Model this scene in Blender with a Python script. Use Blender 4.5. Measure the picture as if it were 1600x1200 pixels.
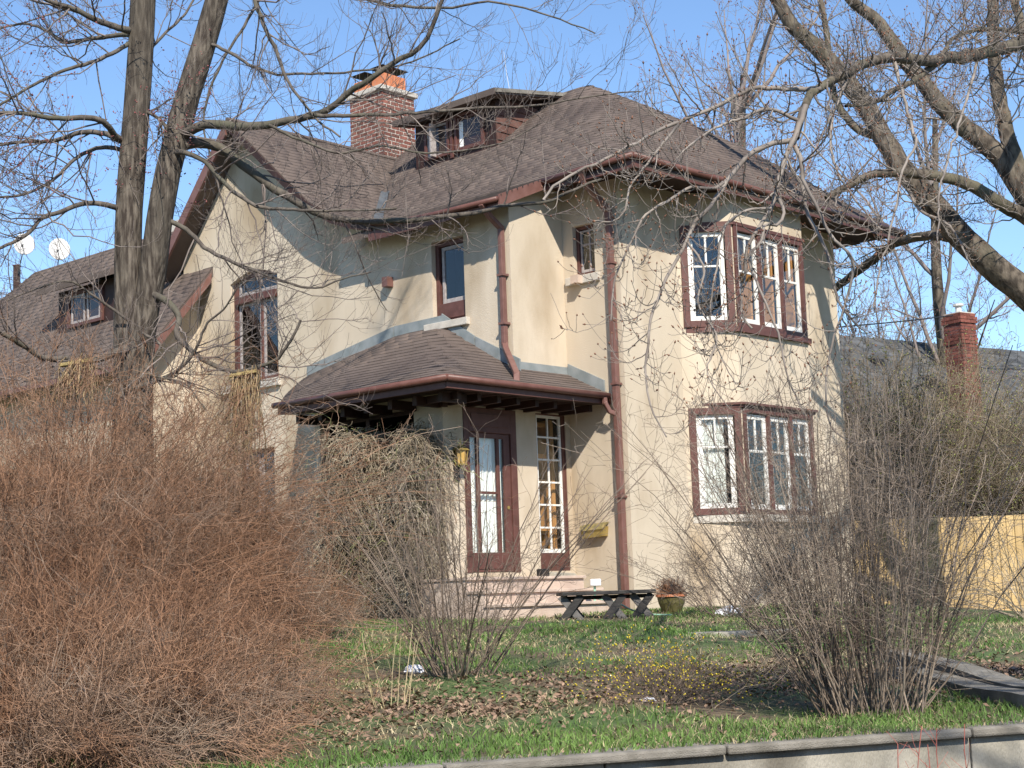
import bpy, math, numpy as np
from mathutils import Matrix, Vector
for o in list(bpy.data.objects): bpy.data.objects.remove(o)
rng = np.random.default_rng(7)
scene = bpy.context.scene
C = scene.collection
# ------------------------------------------------------------------ camera (solved from the vanishing points)
FPX = 2504.0
R2 = np.array([0.99937303, 0.00477567, -0.03508177]); U2 = np.array([0.03540533, -0.13480095, 0.99023995]); FW = np.array([0., 0.99086119, 0.13488552])
cam_d = bpy.data.cameras.new('camera'); cam = bpy.data.objects.new('camera', cam_d); C.objects.link(cam)
cam_d.sensor_width = 36; cam_d.lens = FPX / 1600 * 36; cam_d.clip_start = 0.1; cam_d.clip_end = 2000
m = Matrix.Identity(4)
for i in range(3):
    m[i][0] = R2[i]; m[i][1] = U2[i]; m[i][2] = -FW[i]
cam.matrix_world = m
scene.camera = cam
# ------------------------------------------------------------------ light
SUN = np.array([0.225, -1.158, 1.0]); SUN /= np.linalg.norm(SUN)
w = bpy.data.worlds.new('World'); scene.world = w; w.use_nodes = True
nt = w.node_tree; bg = nt.nodes['Background']
sky = nt.nodes.new('ShaderNodeTexSky'); sky.sky_type = 'NISHITA'; sky.sun_disc = False
sky.sun_elevation = math.asin(SUN[2]); sky.sun_rotation = math.atan2(SUN[0], SUN[1])
sky.air_density = 1.0; sky.dust_density = 0.0; sky.ozone_density = 5.0
nt.links.new(sky.outputs[0], bg.inputs[0]); bg.inputs[1].default_value = 0.145
sl = bpy.data.lights.new('sun', 'SUN'); sl.energy = 5.0; sl.angle = math.radians(0.55); sl.color = (1.0, 0.93, 0.82)
sun = bpy.data.objects.new('sun', sl); C.objects.link(sun)
sun.rotation_euler = Vector(SUN).to_track_quat('Z', 'Y').to_euler()
scene.view_settings.view_transform = 'Standard'; scene.view_settings.look = 'None'
scene.view_settings.gamma = 1; scene.view_settings.exposure = 0.45
try: scene.view_settings.use_curve_mapping = False
except Exception: pass
scene.render.engine = 'CYCLES'
scene.cycles.max_bounces = 6; scene.cycles.transparent_max_bounces = 12
# ------------------------------------------------------------------ geometry helpers
def ray(x, y): return R2 * (x - 800) - U2 * (y - 600) + FW * FPX
def P(x, y, Y): d = ray(x, y); return d / d[1] * Y
W0 = np.array([0., 8.5]); WT = np.array([.945, .327]); WT /= np.linalg.norm(WT); WN = np.array([-WT[1], WT[0]])
def sst(a): a = np.clip(a, 0, 1); return a * a * (3 - 2 * a)
def lawn_z(x, y):
    x = np.asarray(x, float); y = np.asarray(y, float)
    d = (x - W0[0]) * WN[0] + (y - W0[1]) * WN[1]
    s = np.clip(d / 11.5, 0, 1)
    z = -.82 + .62 * (.6 * s + .4 * sst(s)) - .32 * sst((x - 4.5) / 4.5) * sst((d - 5) / 8)
    bump = .018 * np.sin(x * 3.1 + y * 1.7) + .014 * np.sin(x * 1.3 - y * 2.9 + 1) + .01 * np.sin(5.3 * x + 2.2 * y)
    return z + bump * sst(d / 1.5) * np.clip((60 - d) / 40, 0, 1) * (d < 9) + 0
def G(x, y, far=60):
    d = ray(x, y); lo, hi = 6.0, far
    for i in range(50):
        mid = (lo + hi) / 2; p = d / d[1] * mid
        if p[2] > float(lawn_z(p[0], p[1])): lo = mid
        else: hi = mid
    p = d / d[1] * lo; p[2] = float(lawn_z(p[0], p[1])); return p

def link(o, parent=None):
    C.objects.link(o)
    if parent: o.parent = parent
    return o
def tag(o, label, cat, group=None):
    o['label'] = label; o['category'] = cat
    if group: o['group'] = group
    return o
def empty(name, loc=(0, 0, 0), rz=0):
    o = bpy.data.objects.new(name, None); o.location = loc; o.rotation_euler = (0, 0, rz); o.empty_display_size = .2
    return link(o)
class MB:
    def __init__(s): s.v = []; s.f = []
    def add(s, vs, fs):
        b = len(s.v); s.v += [tuple(map(float, p)) for p in vs]; s.f += [tuple(i + b for i in f) for f in fs]; return s
    def quad(s, a, b, c, d): return s.add([a, b, c, d], [(0, 1, 2, 3)])
    def hexa(s, p):
        return s.add(p, [(0, 3, 2, 1), (4, 5, 6, 7), (0, 1, 5, 4), (1, 2, 6, 5), (2, 3, 7, 6), (3, 0, 4, 7)])
    def box(s, x0, x1, y0, y1, z0, z1):
        return s.hexa([(x0, y0, z0), (x1, y0, z0), (x1, y1, z0), (x0, y1, z0), (x0, y0, z1), (x1, y0, z1), (x1, y1, z1), (x0, y1, z1)])
    def beam(s, a, b, wd, h, up=(0, 0, 1)):
        a = np.array(a, float); b = np.array(b, float); t = b - a; t /= np.linalg.norm(t)
        sd = np.cross(t, up); sd /= np.linalg.norm(sd); u = np.cross(sd, t)
        q = []
        for e in (a, b):
            for i, j in ((-1, -1), (1, -1), (1, 1), (-1, 1)): q.append(e + sd * i * wd / 2 + u * j * h / 2)
        return s.hexa([q[0], q[1], q[2], q[3], q[4], q[5], q[6], q[7]])
    def tube(s, pts, r, n=8, closed=True):
        pts = np.array(pts, float); K = len(pts); r = np.full(K, r) if np.isscalar(r) else np.array(r)
        t = np.gradient(pts, axis=0); t /= np.linalg.norm(t, axis=1)[:, None]
        ref = np.array([0, 0, 1.]) if abs(t[:, 2]).mean() < .8 else np.array([1., 0, 0])
        a = np.cross(t, ref); a /= np.linalg.norm(a, axis=1)[:, None]; b = np.cross(t, a)
        th = np.arange(n) * 2 * np.pi / n
        vs = [pts[i] + r[i] * (a[i] * math.cos(q) + b[i] * math.sin(q)) for i in range(K) for q in th]
        fs = [(i * n + j, i * n + (j + 1) % n, (i + 1) * n + (j + 1) % n, (i + 1) * n + j) for i in range(K - 1) for j in range(n)]
        fs += [tuple(range(n))[::-1], tuple((K - 1) * n + j for j in range(n))]
        return s.add(vs, fs)
    def build(s, name, mat, parent=None, smooth=False, bevel=0):
        me = bpy.data.meshes.new(name); me.from_pydata(s.v, [], s.f); me.update()
        me.materials.append(mat)
        if smooth: me.polygons.foreach_set('use_smooth', [True] * len(me.polygons))
        o = link(bpy.data.objects.new(name, me), parent)
        if bevel:
            bm = o.modifiers.new('b', 'BEVEL'); bm.width = bevel; bm.segments = 2; bm.limit_method = 'ANGLE'
        return o
def np_mesh(name, V, Fq, mat, parent=None, smooth=False, kind=None):
    V = np.asarray(V, np.float32).reshape(-1, 3); Fq = np.asarray(Fq, np.int32); k = Fq.shape[1]
    me = bpy.data.meshes.new(name); me.vertices.add(len(V)); me.vertices.foreach_set('co', V.ravel())
    me.loops.add(Fq.size); me.loops.foreach_set('vertex_index', Fq.ravel())
    me.polygons.add(len(Fq)); me.polygons.foreach_set('loop_start', np.arange(0, Fq.size, k, dtype=np.int32))
    try: me.polygons.foreach_set('loop_total', np.full(len(Fq), k, np.int32))
    except Exception: pass
    if smooth: me.polygons.foreach_set('use_smooth', np.ones(len(Fq), bool))
    me.update(calc_edges=True); me.validate(); me.materials.append(mat)
    o = link(bpy.data.objects.new(name, me), parent)
    if kind: o['kind'] = kind
    return o
# ---- batches of tubes: list of (P (K,n,3), R (K,n))
def tube_arrays(Pt, Rd, sides):
    Pt = np.asarray(Pt, float); Rd = np.asarray(Rd, float); K, n, _ = Pt.shape
    t = np.gradient(Pt, axis=1); t /= np.linalg.norm(t, axis=2, keepdims=True) + 1e-9
    mean = Pt[:, -1] - Pt[:, 0]; mean /= np.linalg.norm(mean, axis=1, keepdims=True) + 1e-9
    ref = np.where(np.abs(mean[:, 2:3]) < .75, np.array([[0, 0, 1.]]), np.array([[1., 0, .1]]))
    a = np.cross(t, ref[:, None, :]); a /= np.linalg.norm(a, axis=2, keepdims=True) + 1e-9; b = np.cross(t, a)
    th = np.arange(sides) * 2 * np.pi / sides
    V = Pt[:, :, None, :] + Rd[:, :, None, None] * (a[:, :, None, :] * np.cos(th)[None, None, :, None] + b[:, :, None, :] * np.sin(th)[None, None, :, None])
    i = np.arange(n - 1)[:, None]; j = np.arange(sides)[None, :]
    f = np.stack([i * sides + j, i * sides + (j + 1) % sides, (i + 1) * sides + (j + 1) % sides, (i + 1) * sides + j], -1).reshape(-1, 4)
    Fq = (f[None] + (np.arange(K) * n * sides)[:, None, None]).reshape(-1, 4)
    return V.reshape(-1, 3), Fq
def tubes(name, batches, mat, parent=None, kind=None, smooth=True):
    Vs, Fs, b = [], [], 0
    for Pt, Rd, sd in batches:
        if len(Pt) == 0: continue
        V, Fq = tube_arrays(Pt, Rd, sd); Vs.append(V); Fs.append(Fq + b); b += len(V)
    return np_mesh(name, np.concatenate(Vs), np.concatenate(Fs), mat, parent, smooth, kind)
def unit(v): return v / (np.linalg.norm(v, axis=-1, keepdims=True) + 1e-9)
def resample(pts, n):
    pts = np.array(pts, float); k = len(pts)
    if k == 2: return pts[0] + (pts[1] - pts[0]) * np.linspace(0, 1, n)[:, None]
    L = np.concatenate([[0], np.cumsum(np.linalg.norm(np.diff(pts, axis=0), axis=1))]); s = np.linspace(0, L[-1], n)
    m = np.gradient(pts, L, axis=0); out = []
    for q in s:
        i = min(np.searchsorted(L, q, 'right') - 1, k - 2); h = L[i + 1] - L[i]; t = (q - L[i]) / h
        out.append((2*t**3-3*t*t+1)*pts[i] + (t**3-2*t*t+t)*h*m[i] + (-2*t**3+3*t*t)*pts[i+1] + (t**3-t*t)*h*m[i+1])
    return np.array(out)
def spawn(Pt, Rd, m, Lr, ang, n, rf, up=0., t0=.2, t1=1., wig=.04, rmin=.001, hook=0., lenfall=.4, rmax=9):
    """m children on every parent; up: lift per length^2; hook: tip turns up"""
    K, N, _ = Pt.shape
    t = rng.uniform(t0, t1, (K, m)); x = t * (N - 1); i = np.minimum(x.astype(int), N - 2); fr = (x - i)[..., None]
    k = np.arange(K)[:, None]
    pos = Pt[k, i] * (1 - fr) + Pt[k, i + 1] * fr; tan = unit(Pt[k, i + 1] - Pt[k, i])
    pr = Rd[k, i] * (1 - fr[..., 0]) + Rd[k, i + 1] * fr[..., 0]
    rv = rng.normal(size=pos.shape); rv = unit(rv - (rv * tan).sum(-1, keepdims=True) * tan)
    an = np.radians(rng.uniform(ang[0], ang[1], (K, m)))[..., None]
    d = tan * np.cos(an) + rv * np.sin(an)
    L = rng.uniform(Lr[0], Lr[1], (K, m)) * (1 - lenfall * t)
    s = np.linspace(0, 1, n)[None, None, :, None]; L4 = L[..., None, None]
    pts = pos[:, :, None] + d[:, :, None] * s * L4
    bend = rng.normal(size=pos.shape) * wig * 2
    pts = pts + bend[:, :, None] * s * s * L4
    pts[..., 2] += up * (s * s * L4)[..., 0] + hook * ((s ** 3) * L4)[..., 0]
    nz = rng.normal(size=pts.shape) * wig * L4 / n; nz[:, :, 0] = 0
    pts += nz
    r0 = np.clip(pr * rf, rmin, rmax); r = r0[..., None] * (1 - .6 * np.linspace(0, 1, n)) ; r = np.maximum(r, rmin * .8)
    return pts.reshape(-1, n, 3), r.reshape(-1, n)
def blobs(name, centers, dirs, ln, rd, mat, parent, kind='stuff'):
    """small pointed buds: six-vertex spindles"""
    c = np.asarray(centers); d = unit(np.asarray(dirs)); K = len(c)
    ref = np.where(np.abs(d[:, 2:3]) < .8, np.array([[0, 0, 1.]]), np.array([[1., 0, 0]]))
    a = unit(np.cross(d, ref)); b = np.cross(d, a)
    ln = np.broadcast_to(ln, (K,))[:, None]; rd = np.broadcast_to(rd, (K,))[:, None]
    V = np.stack([c - d * ln * .1, c + d * ln * .4 + a * rd, c + d * ln * .4 + b * rd, c + d * ln * .4 - a * rd, c + d * ln * .4 - b * rd, c + d * ln], 1)
    f = np.array([(0, 2, 1), (0, 3, 2), (0, 4, 3), (0, 1, 4), (5, 1, 2), (5, 2, 3), (5, 3, 4), (5, 4, 1)])
    Fq = (f[None] + (np.arange(K) * 6)[:, None, None]).reshape(-1, 3)
    return np_mesh(name, V.reshape(-1, 3), Fq, mat, parent, False, kind)
# ------------------------------------------------------------------ materials
def mat(name, c1, c2=None, scale=4., rough=.85, bump=0., bscale=60., island=0., stretch=(1, 1, 1), spec=.3, detail=6, c3=None, s3=.7, obj_rand=0., metal=0., pos=(.35, .65)):
    M = bpy.data.materials.new(name); M.use_nodes = True; t = M.node_tree; n = t.nodes; l = t.links
    b = n['Principled BSDF']; b.inputs['Roughness'].default_value = rough; b.inputs['Metallic'].default_value = metal
    b.inputs['Specular IOR Level'].default_value = spec
    tc = n.new('ShaderNodeTexCoord'); mp = n.new('ShaderNodeMapping'); mp.inputs['Scale'].default_value = stretch
    l.new(tc.outputs['Object'], mp.inputs[0])
    col = None
    if c2 is not None:
        ns = n.new('ShaderNodeTexNoise'); ns.inputs['Scale'].default_value = scale; ns.inputs['Detail'].default_value = detail
        l.new(mp.outputs[0], ns.inputs['Vector'])
        cr = n.new('ShaderNodeValToRGB'); cr.color_ramp.elements[0].color = (*c1, 1); cr.color_ramp.elements[1].color = (*c2, 1)
        cr.color_ramp.elements[0].position = pos[0]; cr.color_ramp.elements[1].position = pos[1]
        l.new(ns.outputs[0], cr.inputs[0]); col = cr.outputs[0]
        if c3 is not None:
            n2 = n.new('ShaderNodeTexNoise'); n2.inputs['Scale'].default_value = s3; n2.inputs['Detail'].default_value = 5; l.new(mp.outputs[0], n2.inputs['Vector'])
            r2 = n.new('ShaderNodeMapRange'); r2.inputs[1].default_value = .48; r2.inputs[2].default_value = .72; l.new(n2.outputs[0], r2.inputs[0])
            mx = n.new('ShaderNodeMix'); mx.data_type = 'RGBA'; l.new(r2.outputs[0], mx.inputs['Factor']); l.new(col, mx.inputs['A']); mx.inputs['B'].default_value = (*c3, 1); col = mx.outputs['Result']
    else:
        rg = n.new('ShaderNodeRGB'); rg.outputs[0].default_value = (*c1, 1); col = rg.outputs[0]
    if island or obj_rand:
        if island: g = n.new('ShaderNodeNewGeometry'); src = g.outputs['Random Per Island']; am = island
        else: g = n.new('ShaderNodeObjectInfo'); src = g.outputs['Random']; am = obj_rand
        mr = n.new('ShaderNodeMapRange'); mr.inputs[3].default_value = 1 - am; mr.inputs[4].default_value = 1 + am; l.new(src, mr.inputs[0])
        mv = n.new('ShaderNodeVectorMath'); mv.operation = 'SCALE'; l.new(col, mv.inputs[0]); l.new(mr.outputs[0], mv.inputs['Scale']); col = mv.outputs[0]
    l.new(col, b.inputs['Base Color'])
    if bump:
        nb = n.new('ShaderNodeTexNoise'); nb.inputs['Scale'].default_value = bscale; nb.inputs['Detail'].default_value = 4; l.new(mp.outputs[0], nb.inputs['Vector'])
        bp = n.new('ShaderNodeBump'); bp.inputs['Strength'].default_value = bump; bp.inputs['Distance'].default_value = .02; l.new(nb.outputs[0], bp.inputs['Height']); l.new(bp.outputs[0], b.inputs['Normal'])
    return M
def glass(name, tint=(.975, .985, .98), boost=.16):
    M = bpy.data.materials.new(name); M.use_nodes = True; t = M.node_tree; n = t.nodes; l = t.links
    n.remove(n['Principled BSDF']); out = n['Material Output']
    tr = n.new('ShaderNodeBsdfTransparent'); tr.inputs[0].default_value = (*tint, 1); gl = n.new('ShaderNodeBsdfGlossy'); gl.inputs['Roughness'].default_value = .015
    fr = n.new('ShaderNodeLayerWeight'); fr.inputs[0].default_value = .5; pw = n.new('ShaderNodeMath'); pw.operation = 'POWER'; pw.inputs[1].default_value = 4.0; l.new(fr.outputs['Facing'], pw.inputs[0])
    ad = n.new('ShaderNodeMath'); ad.inputs[1].default_value = boost; ad.use_clamp = True
    tc = n.new('ShaderNodeTexCoord'); ns = n.new('ShaderNodeTexNoise'); ns.inputs['Scale'].default_value = 2.5; l.new(tc.outputs['Object'], ns.inputs['Vector'])
    bp = n.new('ShaderNodeBump'); bp.inputs['Strength'].default_value = .08; bp.inputs['Distance'].default_value = .02; l.new(ns.outputs[0], bp.inputs['Height']); l.new(bp.outputs[0], gl.inputs['Normal'])
    mx = n.new('ShaderNodeMixShader'); l.new(pw.outputs[0], ad.inputs[0]); l.new(ad.outputs[0], mx.inputs[0]); l.new(tr.outputs[0], mx.inputs[1]); l.new(gl.outputs[0], mx.inputs[2]); l.new(mx.outputs[0], out.inputs[0])
    return M
M_stucco = mat('stucco', (.53, .445, .335), (.61, .52, .405), 1.2, .95, .35, 120, c3=(.37, .285, .19), s3=1.1, stretch=(1, 1, .42), detail=9)
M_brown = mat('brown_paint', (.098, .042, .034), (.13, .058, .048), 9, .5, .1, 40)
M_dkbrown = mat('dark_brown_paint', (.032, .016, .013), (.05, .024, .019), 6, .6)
M_gutter = mat('gutter_paint', (.155, .075, .06), (.195, .10, .083), 7, .42, .05, 30)
M_gutter_shade = mat('gutter_paint_shade', (.115, .05, .04), (.15, .07, .056), 7, .42, .05, 30)  # same gutter paint with the shade at the eaves put into its colour
M_white = mat('white_paint', (.78, .77, .73), (.70, .68, .63), 14, .5, .08, 60)
M_greypaint = mat('weathered_sash_paint', (.42, .38, .36), (.30, .26, .25), 20, .6)
M_shingle = mat('shingle', (.105, .080, .067), (.140, .108, .092), 2.0, .92, .2, 200, island=.035, c3=(.085, .064, .056), s3=.8)
M_shingle1 = mat('shingle_single', (.105, .080, .067), (.140, .108, .092), 2.0, .92, .2, 200, obj_rand=.035, c3=(.085, .064, .056), s3=.8)
M_felt = mat('shingle_felt_edge', (.052, .041, .036), (.07, .056, .05), 20, .95)
M_siding = mat('siding_shingle', (.105, .05, .038), (.135, .07, .055), 8, .8, .2, 80, obj_rand=.12)
M_flash = mat('zinc_flashing', (.20, .225, .225), (.28, .30, .30), 5, .6, .1, 30, metal=.1)
M_valley = mat('old_lead', (.075, .082, .088), (.11, .118, .124), 6, .6)
M_brick = mat('brick', (.17, .065, .048), (.26, .105, .078), 30, .9, .4, 90, obj_rand=.3)
M_brick_i = mat('brick_far', (.15, .05, .038), (.22, .08, .06), 30, .9, .2, 60, island=.3)
M_mortar = mat('mortar', (.55, .49, .42), (.62, .56, .49), 20, .95, .3, 80)
M_stone = mat('limestone', (.48, .44, .38), (.58, .53, .46), 8, .9, .3, 70)
M_pink = mat('pink_concrete', (.52, .40, .32), (.60, .48, .39), 6, .9, .3, 80, c3=(.42, .32, .26), s3=2)
M_terra = mat('terracotta', (.50, .17, .08), (.56, .22, .11), 8, .8, .1, 50)
M_black = mat('black_metal', (.015, .015, .017), (.03, .03, .03), 10, .5)
M_glass = glass('window_glass', boost=.055)
M_glass_door = glass('door_glass', boost=.05)
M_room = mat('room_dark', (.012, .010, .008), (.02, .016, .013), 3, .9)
M_curtain = mat('curtain', (.86, .86, .83), (.80, .81, .78), 6, .9)
M_orange = mat('varnished_wood', (.50, .24, .08), (.60, .31, .12), 12, .5, stretch=(1, 1, .2))
M_barkL = mat('maple_bark', (.045, .035, .028), (.175, .148, .118), 30, .95, 1.0, 45, stretch=(1, 1, .16), c3=(.075, .064, .05), s3=3.5, detail=10, pos=(.42, .66))
M_limbL = mat('maple_limb_bark', (.075, .062, .052), (.15, .128, .106), 14, .9, .4, 40, stretch=(1, 1, .6), c3=(.09, .088, .06), s3=2)
M_twigL = mat('maple_twig', (.12, .095, .085), (.24, .20, .175), 5, .8, island=.25)
M_barkR = mat('chestnut_bark', (.05, .040, .031), (.15, .123, .094), 12, .95, 1.0, 22, stretch=(1, 1, .4), c3=(.115, .105, .068), s3=1.5, pos=(.4, .62))
M_twigR = mat('chestnut_twig', (.15, .125, .107), (.29, .25, .215), 4, .75, island=.2)
M_bud = mat('bud', (.16, .075, .045), (.24, .12, .07), 10, .5, island=.3)
M_redbud = mat('maple_flower', (.20, .06, .06), (.30, .12, .11), 10, .7, island=.3)
M_brush = mat('red_brown_twig', (.17, .085, .046), (.33, .19, .115), 1.3, .8, island=.5, c3=(.27, .215, .165), s3=1.8)
M_grey_twig = mat('shrub_twig', (.14, .105, .08), (.26, .205, .16), 1.5, .85, island=.35)
M_shrub2 = mat('tan_shrub_twig', (.16, .12, .092), (.34, .275, .215), 2.5, .85, island=.45)
M_vine = mat('dry_vine', (.22, .175, .115), (.42, .355, .265), 1.5, .85, island=.35)
M_greenvine = mat('green_vine', (.17, .19, .07), (.24, .24, .11), 2, .8, island=.3)
M_lilac = mat('lilac_twig', (.17, .13, .085), (.27, .22, .15), 1.2, .85, island=.35)
M_leafbud = mat('leaf_bud', (.17, .19, .06), (.26, .27, .09), 3, .7, island=.3)
M_yellow = mat('yellow_flower', (.60, .45, .03), (.70, .56, .06), 8, .7, island=.2)
M_straw = mat('straw', (.20, .14, .075), (.40, .30, .175), 3, .85, island=.35)
M_moss = mat('mossy_board', (.20, .17, .06), (.33, .25, .11), 14, .9, .4, 60)
M_conc = mat('concrete', (.27, .25, .205), (.40, .37, .31), 5, .95, .5, 120, c3=(.14, .125, .10), s3=2.2, stretch=(1, 1, .35))
M_conccap = mat('concrete_cap', (.20, .182, .152), (.30, .275, .235), 9, .95, .6, 150, c3=(.12, .11, .088), s3=2.5, detail=9)
M_ground = None
M_leaf = mat('dead_leaf', (.16, .10, .066), (.30, .205, .145), 6, .9, island=.45)
M_grass = mat('grass_blade', (.075, .145, .032), (.13, .21, .05), 1.1, .7, island=.35)
M_drygrass = mat('dry_grass', (.36, .29, .16), (.48, .40, .25), 2, .85, island=.3)
M_fence = mat('cedar_board', (.44, .30, .13), (.54, .385, .19), 9, .8, .15, 40, stretch=(1, 1, .15), obj_rand=.2)
M_bench = mat('black_stained_wood', (.022, .02, .019), (.04, .037, .035), 12, .55, .2, 60, stretch=(.3, 1, 1))
M_benchg = mat('worn_grey_wood', (.10, .095, .09), (.15, .14, .135), 12, .7, .2, 60)
M_olive = mat('olive_pot', (.10, .09, .03), (.14, .125, .05), 5, .5)
M_brass = mat('old_brass', (.36, .26, .08), (.45, .34, .12), 9, .4, metal=.5)
M_amber = mat('amber_glass', (.5, .32, .1), (.62, .44, .18), 6, .15)
M_hose = mat('pale_green_hose', (.30, .52, .38), (.34, .56, .42), 5, .5)
M_dish = mat('dish_grey', (.62, .61, .58), (.56, .55, .53), 5, .5)
M_paper = mat('paper', (.75, .75, .78), (.82, .82, .84), 6, .8)
M_roofdk = mat('slate_shingle', (.065, .068, .07), (.10, .102, .105), 5, .9, .3, 80, island=.25)
M_wallg = mat('pale_grey_wall', (.50, .50, .52), (.56, .56, .58), 4, .9)
M_road = mat('asphalt', (.05, .05, .05), (.07, .068, .066), 20, .95, .4, 150)

# ------------------------------------------------------------------ setting: lawn and road
def ground_material():
    M = bpy.data.materials.new('lawn_soil'); M.use_nodes = True; t = M.node_tree; n = t.nodes; l = t.links; b = n['Principled BSDF']; b.inputs['Roughness'].default_value = .95
    tc = n.new('ShaderNodeTexCoord')
    def noise(s, d=5):
        q = n.new('ShaderNodeTexNoise'); q.inputs['Scale'].default_value = s; q.inputs['Detail'].default_value = d; l.new(tc.outputs['Object'], q.inputs['Vector']); return q.outputs[0]
    def ramp(src, els):
        r = n.new('ShaderNodeValToRGB'); e = r.color_ramp.elements
        e[0].position, e[0].color = els[0][0], (*els[0][1], 1); e[1].position, e[1].color = els[-1][0], (*els[-1][1], 1)
        for p, c in els[1:-1]: k = e.new(p); k.color = (*c, 1)
        l.new(src, r.inputs[0]); return r.outputs[0]
    c1 = ramp(noise(9, 8), [(.3, (.07, .05, .032)), (.5, (.13, .095, .06)), (.7, (.19, .145, .09))])
    c2 = ramp(noise(14, 6), [(.3, (.05, .085, .022)), (.7, (.10, .15, .045))])
    mr = n.new('ShaderNodeMapRange'); mr.inputs[1].default_value = .42; mr.inputs[2].default_value = .60; l.new(noise(1.3, 7), mr.inputs[0])
    mx = n.new('ShaderNodeMix'); mx.data_type = 'RGBA'; l.new(mr.outputs[0], mx.inputs['Factor']); l.new(c1, mx.inputs['A']); l.new(c2, mx.inputs['B']); l.new(mx.outputs['Result'], b.inputs['Base Color'])
    bp = n.new('ShaderNodeBump'); bp.inputs['Strength'].default_value = .8; bp.inputs['Distance'].default_value = .04; l.new(noise(30, 6), bp.inputs['Height']); l.new(bp.outputs[0], b.inputs['Normal'])
    return M
M_ground = ground_material()
ds = np.concatenate([np.arange(.02, 13, .16), np.array([14, 16, 20, 26, 34, 45, 60, 90, 140, 220, 400, 700])])
ss = np.concatenate([np.array([-700, -400, -200, -100, -60, -40, -25, -16]), np.arange(-12, 16, .2), np.array([18, 22, 28, 36, 50, 80, 140, 300, 700])])
D, S = np.meshgrid(ds, ss, indexing='ij'); XY = W0 + D[..., None] * WN + S[..., None] * WT
V = np.concatenate([XY, lawn_z(XY[..., 0], XY[..., 1])[..., None]], -1)
nd, nsn = D.shape; i, j = np.meshgrid(np.arange(nd - 1), np.arange(nsn - 1), indexing='ij'); q = i * nsn + j
o = np_mesh('lawn', V.reshape(-1, 3), np.stack([q, q + 1, q + nsn + 1, q + nsn], -1).reshape(-1, 4), M_ground, smooth=True); o['kind'] = 'structure'
def wq(s, d, z): p = W0 + WT * s + WN * d; return (p[0], p[1], z)
o = MB().quad(wq(-700, -400, -1.62), wq(700, -400, -1.62), wq(700, .1, -1.62), wq(-700, .1, -1.62)).build('road', M_road); o['kind'] = 'structure'
# ------------------------------------------------------------------ the stucco house (local axes: x = right-hand wall, y = left-hand wall)
HE = np.array([1.59985, 22.5, 0.]); YAW = math.radians(47.366)
HR = np.array([math.cos(YAW), math.sin(YAW), 0]); HL = np.array([-math.sin(YAW), math.cos(YAW), 0])
def HW(u, v, z): return HE + HR * u + HL * v + np.array([0, 0, z])
house = empty('stucco_house', tuple(HE), YAW)
tag(house, 'two-storey cream stucco house with brown shingle roof, bay windows and hipped porch', 'house')
UA, VC = -1.152, 1.063; GZ = -.35
class Fr:
    def __init__(s, o, ex, n): s.o = np.array(o, float); s.ex = np.array(ex, float); s.n = np.array(n, float)
    def p(s, x, y, d=0): q = s.o + s.ex * x + s.n * d; return (q[0], q[1], y)
LA = Fr((UA, 0), (0, -1), (-1, 0)); LB = Fr((0, 0), (0, -1), (-1, 0)); RB = Fr((0, 0), (1, 0), (0, -1)); RC = Fr((0, VC), (1, 0), (0, -1))
k7 = math.sqrt(.5); BL = Fr((1.368, 0), (k7, -k7), (-k7, -k7)); BF = Fr((0, -.6), (1, 0), (0, -1)); BR = Fr((3.9, -.6), (k7, k7), (k7, -k7))
VL = Fr((-2.6, 0), (0, -1), (-1, 0)); WF = Fr((-2.3, 0), (0, -1), (-1, 0)); WR = Fr((0, 8.4), (1, 0), (0, -1)); DF = Fr((1.5, 0), (0, -1), (-1, 0)); WD = Fr((-1.75, 0), (0, -1), (-1, 0))
def boxf(mb, fr, x0, x1, y0, y1, d0, d1):
    a = fr.p(x0, y0, d0); b = fr.p(x1, y0, d0); c = fr.p(x1, y0, d1); d = fr.p(x0, y0, d1)
    return mb.hexa([a, b, c, d] + [(q[0], q[1], y1) for q in (a, b, c, d)])
def wall_panel(name, fr, x0, x1, y0, top, ops=(), rev=.16, m=None, brk=()):
    mb = MB(); tf = top if callable(top) else (lambda x: top)
    xs = sorted(set([x0, x1] + [q for o in ops for q in o[:2]] + list(brk))); xs = [x for x in xs if x0 - 1e-6 <= x <= x1 + 1e-6]
    for a, b in zip(xs[:-1], xs[1:]):
        cur = y0
        for o in sorted([o for o in ops if o[0] <= a + 1e-6 and o[1] >= b - 1e-6], key=lambda o: o[2]):
            if o[2] > cur: mb.quad(fr.p(a, cur), fr.p(b, cur), fr.p(b, o[2]), fr.p(a, o[2]))
            cur = o[3]
        mb.quad(fr.p(a, cur), fr.p(b, cur), fr.p(b, tf(b)), fr.p(a, tf(a)))
    for o in ops:
        X0, X1, Y0, Y1 = o[:4]
        for A, B in (((X0, Y0), (X1, Y0)), ((X1, Y0), (X1, Y1)), ((X1, Y1), (X0, Y1)), ((X0, Y1), (X0, Y0))):
            mb.quad(fr.p(*A), fr.p(*B), fr.p(*B, -rev), fr.p(*A, -rev))
    return mb.build(name, m or M_stucco, house)
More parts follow.
